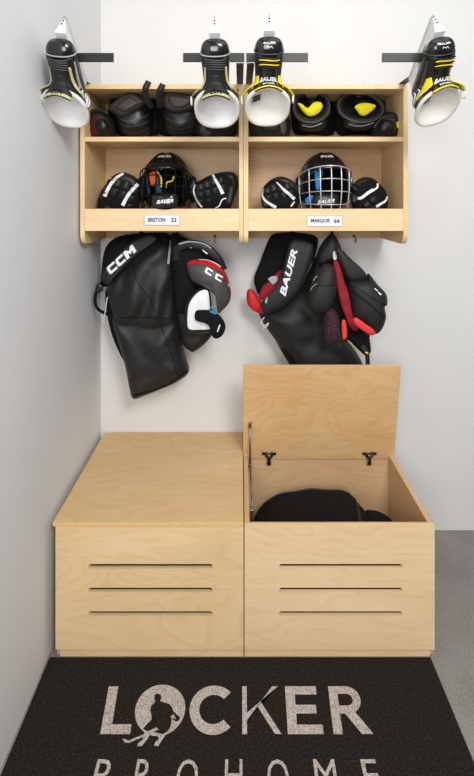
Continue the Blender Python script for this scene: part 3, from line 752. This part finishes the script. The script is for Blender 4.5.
glove(GZ3, [(55, 250), (80, 180), (150, 115), (240, 85), (320, 110), (390, 180), (410, 280), (390, 400), (300, 450), (140, 450), (70, 350)],
      [((110, 190), (150, 370), .015, .015), ((165, 160), (230, 375), .016, .016), ((225, 150), (310, 370), .016, .016), ((290, 150), (375, 330), .016, .015)], ((80, 290), (100, 380), .013),
      [(130, 125), (230, 80), (330, 105), (400, 170), (410, 250), (350, 170), (260, 120), (180, 130)],
      [([(205, 135), (235, 165), (262, 195)], 1.3, (1, 1.2)), ([(262, 195), (320, 245), (375, 295)], 3.2, (.85, 1.0)), ([(80, 195), (70, 265), (120, 325), (200, 375)], 2.6, (.6, 1.2)), ([(375, 320), (340, 365)], 1.6, None)], 1.93, 'black glove with curved white edge, between shelf seam and silver-caged helmet')
glove(GZ4, [(50, 230), (70, 160), (140, 105), (220, 95), (300, 130), (370, 200), (405, 280), (390, 390), (300, 450), (150, 450), (70, 370)],
      [((90, 200), (150, 130), .016, .014), ((130, 310), (290, 190), .016, .015), ((180, 370), (340, 240), .017, .016), ((240, 410), (380, 310), .016, .015)], ((80, 250), (90, 340), .014),
      [(70, 170), (140, 98), (230, 88), (300, 125), (280, 190), (200, 210), (110, 260), (70, 240)],
      [([(115, 290), (160, 280), (220, 235), (270, 205)], 3.2, (.8, 1.0)), ([(270, 210), (305, 185), (310, 145)], 1.9, None), ([(295, 370), (340, 340), (385, 310), (402, 270)], 2.3, (1.1, .7))], 1.93, 'black glove with slanting white bars, in the shelf corner past the silver-caged helmet')

# ------------------------------------------------------------------ pads on the top tier
def pad_root(kind, label, px, Y, group): return root(kind, label, 'pad', (P(px, 130, Y).x, Y, ZMID), group)
SG = 'shin pads on the top tier'; EG = 'elbow pads on the top tier'
def shin_closed(z, plate, shellp, strap, label, bands, wrap):
    px = z[0]+sum(p[0] for p in plate)/len(plate)/z[2]
    t = pad_root('shin_pad', label, px, 1.95, SG)
    obj('calf_wrap', puff(Z(*z, wrap), 2.03, .05, .06, e=4, wr=.004), M_BLKM, t)
    body = puff(Z(*z, shellp), 1.965, .075, .10, e=3.2, wr=.003); obj('shin_shell', body, M_BLKS, t)
    pm = puff(Z(*z, plate), 1.89, .022, .05, e=5, n=80); obj('knee_plate', pm, M_LEATH, t)
    pcx = sum(p[0] for p in plate)/len(plate); pcy = sum(p[1] for p in plate)/len(plate)
    inn = [(pcx+(x-pcx)*.62, pcy+(y-pcy)*.62) for x, y in plate]
    obj('plate_ridge', puff(Z(*z, inn), 1.872, .010, .01, e=5, n=60), M_LEATH, t)
    obj('strap', ribbon([(*q, y_) for q, y_ in zip(Z(*z, strap), (1.88, 1.83, 1.803, 1.800))], 6, .008), M_BLKF, t)
    obj('strap_tip', ribbon([(*q, 1.798) for q in Z(*z, strap[-2:])], 3.5, .010), M_BLKS, t)
    for b in bands: obj('shell_band', drape_strip(Z(*z, b), .8, [body.bvh()], .002), M_GREYC, t)
ZS = (80, 75, 3.95)
shin_closed(ZS, [(110, 132), (128, 112), (165, 84), (205, 64), (232, 78), (262, 104), (245, 125), (205, 150), (168, 166), (135, 155)],
            [(130, 150), (180, 140), (260, 120), (285, 160), (285, 205), (260, 238), (200, 243), (165, 225), (145, 190)], [(285, 130), (262, 90), (258, 55), (272, 25)],
            'black shin pad with slanted leather-look knee plate, next to the red elbow pad', [[(150, 190), (200, 205), (270, 185)], [(165, 215), (215, 228), (275, 210)], [(160, 172), (190, 183), (255, 165), (272, 150)]], [(120, 105), (150, 80), (230, 62), (300, 75), (318, 130), (312, 228), (220, 240), (150, 235), (112, 165)])
shin_closed(ZS, [(325, 70), (350, 62), (400, 72), (450, 82), (468, 100), (455, 125), (420, 145), (370, 148), (335, 130), (322, 100)],
            [(320, 140), (380, 130), (455, 130), (475, 170), (465, 215), (430, 240), (370, 240), (335, 210)], [(318, 130), (312, 90), (316, 60), (328, 36)],
            'black shin pad with level knee plate, just beside the skate near the seam', [[(335, 195), (390, 215), (465, 195)], [(345, 215), (400, 230), (455, 215)], [(332, 168), (390, 186), (465, 165)]], [(300, 80), (340, 62), (440, 70), (480, 90), (480, 230), (400, 240), (318, 235), (297, 150)])
def shin_open(c, rx, ry, rot, Y, label, yel, wrap):
    t = pad_root('shin_pad', label, c[0], Y, SG)
    cr, sr = math.cos(rot), math.sin(rot)
    obj('calf_wrap', puff(wrap, 2.065, .025, .035, e=4, wr=.003), M_BLKM, t)
    def rg(k, Yk, dx=0, dy=0, sq=1.0):
        out = []
        for j in range(40):
            a = 2*PI*j/40; x, y = rx*k*math.cos(a), ry*k*sq*math.sin(a)
            out.append(P(c[0]+dx+x*cr-y*sr, c[1]+dy+x*sr+y*cr, Yk-.030*math.sin(a)))
        return out
    rs = [rg(.70, Y+.17, 0, 4), rg(.92, Y+.12, 0, 3), rg(1.0, Y+.05, 0, 1), rg(1.03, Y), rg(.98, Y-.012), rg(.86, Y-.014), rg(.78, Y-.002), rg(.70, Y+.03), rg(.55, Y+.06), rg(.3, Y+.07)]
    m = MB().rings(rs); obj('shin_shell', m, M_BLKF2, t)
    obj('rim_piping', MB().tube(rg(.95, Y-.016), .0025, 8, True), M_GREYC, t)
    obj('shell_rib', MB().tube(rg(1.02, Y+.03)[2:19], .0035, 8), M_GREYC, t)
    obj('yellow_lining', puff(yel, Y+.004, .012, .02, e=3, wr=.003, wf=40, c=(sum(q[0] for q in yel[2:4]+yel[-3:])/5, sum(q[1] for q in yel[2:4]+yel[-3:])/5)), M_YELF, t, label='bright yellow lining')
    lo = [(c[0]+dx*rx, c[1]+dy*ry) for dx, dy in ((-.75, .5), (-.3, .8), (.3, .8), (.75, .45), (.8, 1.1), (.4, 1.42), (-.2, 1.45), (-.65, 1.2))]
    m = puff(lo, Y+.015, .03, .05, e=3); obj('knee_shell', m, M_BLKS, t)
    obj('knee_trim', drape_strip([(c[0]-.5*rx, c[1]+1.1*ry), (c[0], c[1]+1.2*ry), (c[0]+.55*rx, c[1]+.98*ry)], .9, [m.bvh()], .002), M_GREYL, t)
ZO = (280, 80, 3.646)
def yy(pts): return Z(*ZO, pts)
shin_open((311.5, 107), 19, 16.5, -.1, 1.90, 'shin pad with yellow lining showing, beside the skate at the seam', yy([(64, 86), (78, 86), (92, 98), (104, 100), (122, 82), (146, 80), (156, 96), (144, 118), (120, 132), (98, 130), (80, 112)]), yy([(45, 50), (110, 42), (180, 52), (205, 110), (195, 196), (120, 200), (55, 196), (40, 130)]))
shin_open((360.5, 107.5), 24, 15.5, .12, 1.90, 'shin pad with yellow lining showing, beside the elbow pad with the yellow tab', yy([(272, 98), (290, 86), (320, 84), (348, 92), (345, 104), (330, 118), (310, 131), (292, 128), (280, 112)]), yy([(195, 60), (300, 48), (385, 56), (415, 120), (380, 192), (270, 200), (210, 195), (190, 110)]))
def elbow(outline, Y, label, patch, pm, plab, strap=None):
    px = sum(p[0] for p in outline)/len(outline)
    t = pad_root('elbow_pad', label, px, Y, EG)
    m = puff(outline, Y, .055, .06, e=2.8, wr=.004); obj('pad_body', m, M_BLKF2, t)
    cx_ = px; cy_ = sum(p[1] for p in outline)/len(outline)
    obj('elbow_cap', puff([(cx_+(x-cx_)*.55, cy_+1+(y-cy_)*.5) for x, y in outline], Y-.042, .022, .02), M_BLKS, t)
    obj('patch', drape_poly(patch, [m.bvh()], .003), pm, t, label=plab)
    if strap: obj('strap', ribbon([(*q, Y-.05) for q in strap], 3, .005), M_BLKF, t)
elbow([(90, 112), (95, 109), (106, 111), (112, 118), (115, 128), (112, 137), (104, 140), (93, 139), (89, 128)], 1.93, 'small dark elbow pad with dull red side, in the shelf corner by the side wall', [(91, 118), (98, 117), (100, 124), (99, 134), (93, 135), (90.5, 126)], M_MAROON, 'dull red patch', [(91, 112), (99, 110), (108, 114)])
elbow([(196, 112), (208, 106), (224, 108), (236, 116), (237, 130), (230, 139), (210, 140), (198, 136), (193, 125)], 1.96, 'dark elbow pad hanging behind the skate nearer the black-caged helmet, on the top tier', [(200, 128), (208, 124), (212, 132), (204, 136)], M_GREYC, 'grey patch', [(197, 118), (212, 112), (232, 118)])
elbow([(250, 114), (262, 106), (278, 108), (288, 116), (291, 128), (286, 139), (268, 141), (254, 138), (248, 126)], 1.96, 'dark elbow pad behind the yellow-trimmed skate at the seam, on the top tier', [(280, 118), (285, 120), (286, 130), (282, 134)], M_GREYC, 'grey patch', [(252, 118), (270, 112), (286, 120)])
elbow([(372, 124), (378, 115), (386, 112), (394, 113), (400, 120), (401, 132), (396, 139), (380, 140), (372, 136)], 1.93, 'small black elbow pad with a yellow tab, in the outer shelf corner', [(396.5, 122.5), (398.6, 122), (400, 127), (398.5, 128.5), (397, 127)], M_YEL, 'yellow tab', [(374, 128), (382, 118), (394, 116)])

# ------------------------------------------------------------------ hanging pants, nearer the side wall
t = root('hockey_pants', 'black padded hockey pants with white three-letter logo, hanging under the shelf by the side wall', 'pants', P(140, 400, 2.03), 'hockey pants hung under the shelves')
YP = 2.02
wm_ = puff([(102, 268), (105, 250), (112, 240), (125, 235), (150, 233), (168, 234), (174, 246), (176, 262), (150, 268), (125, 276), (110, 286), (102, 284)], YP+.01, .07, .09, e=3, wr=.004)
obj('hip_padding', wm_, M_BLKM, t)
rl = puff([(106, 290), (114, 290), (126, 320), (134, 345), (136, 368), (128, 366), (119, 350), (112, 332), (107, 310)], YP+.03, .05, .05, wr=.004)
obj('rear_leg', rl, M_BLKM, t)
lg = puff([(108, 288), (120, 266), (136, 254), (152, 244), (166, 240), (174, 252), (177, 285), (178, 318), (178, 330), (170, 334), (150, 334), (130, 333), (117, 328), (113, 312)], YP-.005, .075, .08, e=3.0, wr=.012, wf=12, folds=(.85, -.35, 62), n=120, nr=22)
obj('thigh_panel', lg, M_BLKF, t)
lg2 = puff([(113, 317), (125, 317), (150, 318), (176, 318), (180, 335), (185, 355), (189, 371), (178, 381), (160, 389), (145, 395), (134, 398), (130, 388), (125, 362), (118, 338)], YP-.012, .074, .08, e=3.6, wr=.010, wf=12, folds=(.6, -.35, 44), n=120, nr=22, seed=5)
obj('leg_panel', lg2, M_BLKF, t)
bvp = [wm_.bvh(), lg.bvh(), lg2.bvh()]
obj('hem', drape_strip([(134, 396), (150, 391.5), (170, 383.5), (187.5, 371.5)], 2.0, bvp, .003), M_BLKM, t)
obj('seam', drape_strip([(116, 318), (140, 317.5), (160, 318), (176, 319)], .7, bvp, .003), M_BLKM, t)
obj('seam', drape_strip([(133, 257), (136, 280), (150, 300), (168, 345), (178, 376)], .7, bvp, .0025), M_BLKM, t)
wb = puff([(100.5, 277), (104, 270), (112, 260), (124, 248), (136, 239), (150, 235), (157, 238), (154, 243), (140, 253), (126, 266), (112, 281), (107, 285)], YP-.072, .012, .03, e=6, n=120)
b_ = obj('waistband', wb, M_BLKF2, t)
obj('logo', drape(T_CCM, (110.3, 275), (136.6, 251.2), (106, 268), [wb.bvh()], .0015), M_LETTER, b_, False)
st = obj('belt_strap', ribbon([(103, 281, YP-.05), (99, 287, YP-.05), (95.5, 295, YP-.045), (95.5, 304, YP-.04), (99, 310, YP-.035), (108, 314.5, YP-.03)], 3.2, .004), M_BLKM, t)
obj('buckle', puff([(96, 286), (99, 283), (103, 286), (103, 290), (99, 293), (95.5, 291)], YP-.056, .007, .007, e=5), M_BLKS, st)
obj('lace', MB().tube([P(*q) for q in ((107.5, 297, YP-.06), (106, 306, YP-.062), (104.5, 316, YP-.06), (102.2, 325, YP-.058))], .0016, 6), M_LETTER, t)
obj('hanging_loop', ribbon([(140, 236, 2.07), (141, 232, 2.088), (143, 236, 2.07)], 2, .003), M_BLKM, t)
obj('reflective_strip', drape_strip([(171.2, 240), (169.8, 250), (168.2, 264)], 2.2, bvp, .004), M_GREYL, t)

# ------------------------------------------------------------------ hanging shoulder pads with the red-edged cap
ZC = (160, 225, 5.54)
t = root('shoulder_pads', 'black shoulder pads with grey cap edged red and a white arm guard', 'shoulder pads', P(200, 360, 2.04), 'shoulder pads hung under the shelves')
YC = 1.965
def zc(p): return Z(*ZC, p)
cb = puff(zc([(62, 60), (90, 48), (140, 70), (190, 100), (220, 160), (235, 260), (245, 340), (210, 420), (160, 490), (95, 495), (78, 420), (68, 250)]), YC+.03, .06, .08, e=3, wr=.006)
obj('chest_padding', cb, M_BLKM, t)
fl = puff(zc([(95, 480), (160, 470), (270, 560), (290, 600), (250, 655), (190, 700), (165, 695), (125, 655), (105, 580)]), YC+.03, .04, .06, e=3, wr=.005)
obj('lower_flap', fl, M_BLKF2, t)
obj('arch_padding', puff(zc([(100, 120), (165, 100), (250, 118), (318, 175), (352, 250), (330, 300), (240, 250), (160, 230), (105, 260)]), YC, .025, .03, e=3), M_BLKM, t)
arch = ribbon([(*zc([p])[0], y) for p, y in (((95, 200), YC-.02), ((100, 130), YC-.035), ((165, 105), YC-.045), ((250, 125), YC-.05), ((315, 180), YC-.045), ((350, 250), YC-.03))], 8.5, .014, n=40)
ar = obj('arch_strap', arch, M_BLKF, t)
bvA = [arch.bvh(), cb.bvh()]
obj('arch_edge', drape_strip(zc([(105, 105), (165, 92), (240, 103), (285, 130)]), 1.8, bvA, .002, (1, .5)), M_GREYL, ar)
for a, b in (((168, 124), (198, 150)), ((235, 138), (262, 160))): obj('stitch_mark', drape_strip(zc([a, b]), 1.3, bvA, .003), M_LETTER, ar)
cap = puff(zc([(148, 225), (165, 198), (215, 188), (275, 195), (335, 228), (375, 290), (393, 370), (385, 425), (355, 465), (322, 488), (318, 430), (296, 378), (250, 345), (200, 322), (165, 290)]), YC-.045, .05, .03, e=2.6, n=120, nr=20, c=zc([(300, 290)])[0])
cp = obj('shoulder_cap', cap, M_GREYC, t, label='grey cap with red edge')
bvC = [cap.bvh()]
obj('cap_red_band', drape_poly(zc([(150, 218), (175, 196), (230, 192), (290, 203), (345, 243), (380, 310), (391, 375), (384, 360), (360, 292), (322, 250), (270, 226), (210, 214), (172, 216)]), bvC, .002, L=1.2), M_RED, cp)
obj('cap_white_edge', drape_strip(zc([(215, 190.5), (270, 196), (310, 213), (338, 233)]), 1.3, bvC, .0035, (.6, 1)), M_LETTER, cp)
obj('cap_logo', drape(poly2d([LC, shift(LC, 1.55)], .2), zc([(246, 262)])[0], zc([(338, 318)])[0], zc([(258, 230)])[0], bvC, .002), M_LETTER, cp, False)
obj('cap_logo', drape_poly(zc([(374, 322), (382, 320), (386, 345), (380, 345)]), bvC, .002, False), M_LETTER, cp, False)
ag = puff(zc([(138, 470), (155, 415), (190, 372), (230, 350), (272, 358), (285, 430), (292, 540), (290, 588), (240, 600), (180, 603), (148, 590), (135, 540)]), YC-.05, .022, .03, e=5, n=120)
g = obj('arm_guard', ag, M_BLKF, t)
bvG = [ag.bvh()]
obj('guard_panel', drape_poly(zc([(155, 470), (168, 425), (198, 385), (235, 361), (266, 368), (275, 440), (278, 520), (284, 560), (278, 576), (220, 580), (164, 578), (152, 545)]), bvG, .0025, L=1.5), M_WHITE, g, label='white panel')
sp = puff(zc([(198, 478), (235, 470), (285, 474), (330, 500), (358, 540), (362, 575), (345, 612), (312, 630), (285, 610), (272, 560), (240, 540), (196, 525)]), YC-.085, .010, .012, e=5, n=100)
s_ = obj('arm_strap', sp, M_BLKM, t); bvS = [sp.bvh()]
obj('strap_tick', drape_strip(zc([(332, 552), (318, 592)]), 1.2, bvS, .002), M_LETTER, s_)
for a, b in (((280, 455), (305, 462)), ((276, 478), (312, 492))): obj('teal_trim', ribbon([(*zc([a])[0], YC-.092), (*zc([b])[0], YC-.092)], 2.2, .006, n=6), M_TEAL, s_)
obj('hanging_loop', ribbon([(176, 238, 2.06), (177, 233, 2.085), (179, 238, 2.06)], 2, .003), M_BLKM, t)

# ------------------------------------------------------------------ hanging pants under the far shelf
ZB = (240, 228, 5.27); ZB2 = (240, 220, 3.058)
def zb(p): return Z(*ZB, p)
t = root('hockey_pants', 'black hockey pants with white five-letter lettering and red lining, hanging behind the open lid', 'pants', P(305, 385, 2.05), 'hockey pants hung under the shelves')
YB = 2.04
op = puff(zb([(75, 260), (105, 180), (130, 110), (165, 40), (220, 25), (300, 25), (390, 40), (410, 80), (370, 200), (260, 300), (150, 360), (100, 350), (80, 310)]), YB+.035, .03, .05, e=3, wr=.004)
obj('back_padding', op, M_BLKM, t)
rd = puff(zb([(100, 360), (115, 315), (160, 270), (215, 220), (225, 250), (205, 300), (160, 350), (110, 380)]), YB-.002, .012, .012, e=3, wr=.003)
r_ = obj('red_lining', rd, M_RED2, t, label='red lining')
obj('care_tag', puff(zb([(148, 268), (172, 254), (198, 258), (194, 282), (172, 298), (158, 284)]), YB-.022, .003, .010, e=6, n=60), M_GREYL, r_)
tp = puff(zb([(35, 340), (52, 320), (80, 345), (105, 385), (140, 430), (136, 452), (90, 446), (52, 420), (37, 390)]), YB-.01, .018, .02, e=3)
obj('tail_pad', tp, M_RED, t, label='red tail pad')
bd = puff(Z(*ZB2, [(60, 280), (110, 262), (165, 225), (210, 160), (235, 110), (262, 150), (262, 240), (290, 330), (340, 385), (375, 440), (382, 500), (300, 520), (215, 520), (160, 448), (110, 370), (75, 320)]), YB+.005, .07, .08, e=3, wr=.014, wf=12, folds=(.7, .5, 50), n=120, nr=22, seed=3)
obj('leg', bd, M_BLKF2, t)
rl = puff(Z(*ZB2, [(110, 360), (165, 350), (230, 400), (290, 440), (310, 520), (250, 530), (205, 525), (150, 440)]), YB+.03, .08, .05, e=3, wr=.006, wf=12, seed=8)
obj('leg', rl, M_BLKM, t)
wbb = puff(zb([(268, 70), (310, 55), (380, 80), (388, 120), (370, 200), (335, 290), (280, 370), (205, 428), (135, 452), (112, 420), (112, 398), (155, 350), (205, 292), (228, 210), (248, 130)]), YB-.075, .014, .04, e=5, n=140, nr=20, c=zb([(285, 270)])[0])
b_ = obj('waistband', wbb, M_BLKF, t)
obj('logo', drape(T_BAU, zb([(240, 362)])[0], zb([(305, 118)])[0], zb([(206, 352)])[0], [wbb.bvh()], .0015), M_LETTER, b_, False)
obj('band_edge', drape_strip(zb([(372, 95), (355, 190), (310, 290), (240, 385), (150, 440)]), .7, [wbb.bvh()], .002), M_BLKS, b_)
obj('band_mark', drape_poly(zb([(132, 372), (146, 362), (142, 392), (134, 396)]), [wbb.bvh()], .002), M_GREYL, b_)
obj('band_piping', drape_strip(zb([(152, 362), (190, 325), (218, 280)]), .9, [wbb.bvh()], .002), M_GREYC, b_)
lk = MB().tube([P(*q) for q in catmull([(*zb([p])[0], YB-.09) for p in ((128, 470), (110, 500), (130, 515), (150, 500), (140, 520), (120, 528))], 30, False)], .0017, 6)
obj('lace', lk, M_LETTER, t)
obj('hanging_loop', ribbon([(292, 237, 2.06), (293, 232, 2.085), (295, 237, 2.06)], 2, .003), M_BLKM, t)

# ------------------------------------------------------------------ hanging shoulder pads with red insides
ZR = (305, 228, 5.27)
def zr(p): return Z(*ZR, p)
t = root('shoulder_pads', 'black shoulder pads with red inner straps, hanging farthest from the side wall', 'shoulder pads', P(350, 362, 2.04), 'shoulder pads hung under the shelves')
YR = 1.925
co = puff(zr([(62, 150), (85, 90), (120, 45), (148, 28), (178, 75), (195, 130), (205, 200), (175, 220), (140, 180), (95, 190), (70, 190)]), YR+.03, .04, .06, e=3, wr=.005)
obj('collar', co, M_BLKF2, t); obj('neck_tag', drape_poly(zr([(148, 128), (160, 124), (168, 160), (152, 166)]), [co.bvh()], .003), M_LETTER, t)
bk = puff(zr([(110, 180), (200, 150), (260, 280), (300, 480), (340, 580), (230, 600), (150, 560), (110, 440)]), YR+.035, .02, .02, e=3, wr=.003)
obj('back_padding', bk, M_BLKM, t)
rs_ = puff(zr([(150, 185), (172, 172), (190, 215), (205, 275), (240, 370), (252, 460), (278, 520), (268, 542), (235, 520), (205, 450), (180, 370), (165, 290)]), YR-.02, .010, .02, e=5, wr=.003, wf=30)
obj('red_strap', rs_, M_RED2, t, label='red inner strap')
ch = puff(zr([(160, 112), (185, 108), (240, 160), (310, 225), (325, 262), (300, 275), (245, 278), (212, 250), (195, 210), (175, 165)]), YR-.03, .022, .03, e=4, n=110)
obj('chest_plate', ch, M_OLIVE, t)
mp_ = puff(zr([(230, 290), (260, 275), (320, 268), (335, 240), (380, 295), (425, 345), (432, 398), (418, 415), (425, 470), (405, 530), (370, 558), (320, 530), (262, 478), (242, 400)]), YR-.035, .045, .04, e=3, n=120, nr=20)
mo = obj('upper_arm_pad', mp_, M_BLKF2, t); bvM = [mp_.bvh()]
obj('pad_seam', drape_strip(zr([(245, 330), (300, 372), (360, 420), (415, 470)]), 1.2, bvM, .002), M_BLKM, mo)
obj('pad_seam', drape_strip(zr([(255, 300), (320, 345), (380, 385), (428, 405)]), .8, bvM, .002), M_BLKM, mo)
obj('pad_mark', drape_strip(zr([(366, 318), (384, 332)]), 1.1, bvM, .002), M_LETTER, mo); obj('pad_mark', drape_strip(zr([(386, 338), (402, 352)]), 1.4, bvM, .002), M_LETTER, mo)
obj('plate_mark', drape_strip(zr([(245, 178), (270, 200), (300, 230)]), .7, [ch.bvh()], .002), M_GREYC, t)
tb_ = puff(zr([(255, 482), (272, 472), (320, 505), (362, 535), (370, 556), (350, 566), (310, 545), (265, 510)]), YR-.088, .010, .012, e=4)
obj('edge_tab', tb_, M_PINK, t, label='coral red tab')
lc_ = puff(zr([(72, 215), (115, 188), (150, 205), (163, 270), (164, 340), (140, 400), (95, 445), (50, 440), (22, 395), (22, 345), (38, 285)]), YR-.05, .05, .04, e=2.6, n=110, nr=20)
lo_ = obj('shoulder_cap', lc_, M_OLIVE, t); bvL = [lc_.bvh()]
obj('cap_seam', drape_strip(zr([(36, 300), (90, 305), (160, 300)]), .7, bvL, .002), M_BLKM, lo_)
obj('cap_mark', drape_strip(zr([(27, 332), (42, 308), (62, 295)]), .7, bvL, .002), M_GOLD, lo_)
obj('cap_mark', drape_strip(zr([(42, 280), (52, 264), (64, 254)]), 1.2, bvL, .002), M_GREYL, lo_)
sk = puff(zr([(102, 440), (140, 425), (172, 450), (188, 520), (198, 585), (160, 608), (110, 604), (98, 540)]), YR-.02, .035, .04, e=3)
obj('bicep_pad', sk, M_SPECK, t, label='black pad with red flecks')
ot = puff(zr([(194, 492), (214, 490), (222, 560), (216, 584), (200, 588), (195, 560)]), YR-.058, .008, .010, e=4)
obj('edge_tab', ot, mat('orange red tab', (228, 62, 40), .6, var=.06), t, label='orange red tab')
lw = puff(zr([(225, 560), (280, 540), (330, 560), (342, 600), (345, 650), (322, 672), (290, 650), (255, 615)]), YR+.01, .03, .04, e=3)
obj('lower_flap', lw, M_BLKM, t)
sp_ = ribbon([(*zr([p])[0], y) for p, y in (((300, 620), YR-.02), ((325, 660), YR-.025), ((330, 700), YR-.02), ((330, 730), YR-.02))], 4.5, .006)
obj('lower_strap', sp_, M_BLKF2, t)
obj('strap_edge', ribbon([(*zr([p])[0], YR-.025) for p in ((225, 592), (262, 628), (300, 662))], 1.0, .004), M_GOLD, t)
obj('strap_edge', ribbon([(*zr([p])[0], YR-.03) for p in ((318, 655), (332, 660))], 1.6, .004, n=6), M_YEL, t)
obj('hanging_loop', ribbon([(331, 237, 2.06), (332, 232, 2.085), (334, 237, 2.06)], 2, .003), M_BLKM, t)

# ------------------------------------------------------------------ light
def area(name, loc, tgt, size, power, col=(1, 1, 1), sy=None):
    l = bpy.data.lights.new(name, 'AREA'); l.energy = power; l.color = col; l.size = size
    if sy: l.shape = 'RECTANGLE'; l.size_y = sy
    o = bpy.data.objects.new(name, l); C.objects.link(o); o.location = loc
    o.rotation_euler = (Vector(tgt)-Vector(loc)).to_track_quat('-Z', 'Y').to_euler(); return o
area('key_softbox', (.75, -.7, 2.65), (.1, 2, .9), .8, 50, (1, .985, .96))
area('fill_softbox', (-.25, -.9, 1.55), (0, 2, .8), .9, 25, (.98, .99, 1))
area('ceiling_softbox', (.6, .9, 2.85), (.4, 1.5, 0), 1.6, 8, (1, .99, .97))
w = bpy.data.worlds.new('World'); bpy.context.scene.world = w; w.use_nodes = True
w.node_tree.nodes['Background'].inputs[0].default_value = (.95, .97, 1, 1); w.node_tree.nodes['Background'].inputs[1].default_value = .30
sc = bpy.context.scene
sc.view_settings.view_transform = 'Standard'; sc.view_settings.look = 'None'; sc.view_settings.exposure = 0
# ------------------------------------------------------------------ camera
cam = bpy.data.cameras.new('Camera'); co_ = bpy.data.objects.new('Camera', cam); C.objects.link(co_)
co_.location = (0, 0, HC); co_.rotation_euler = (PI/2, 0, 0)
cam.sensor_fit = 'AUTO'; cam.sensor_width = 36; cam.lens = F*36/776
cam.shift_x = (237-CX)/776; cam.shift_y = -(388-HY)/776
cam.clip_start = .05
sc.camera = co_
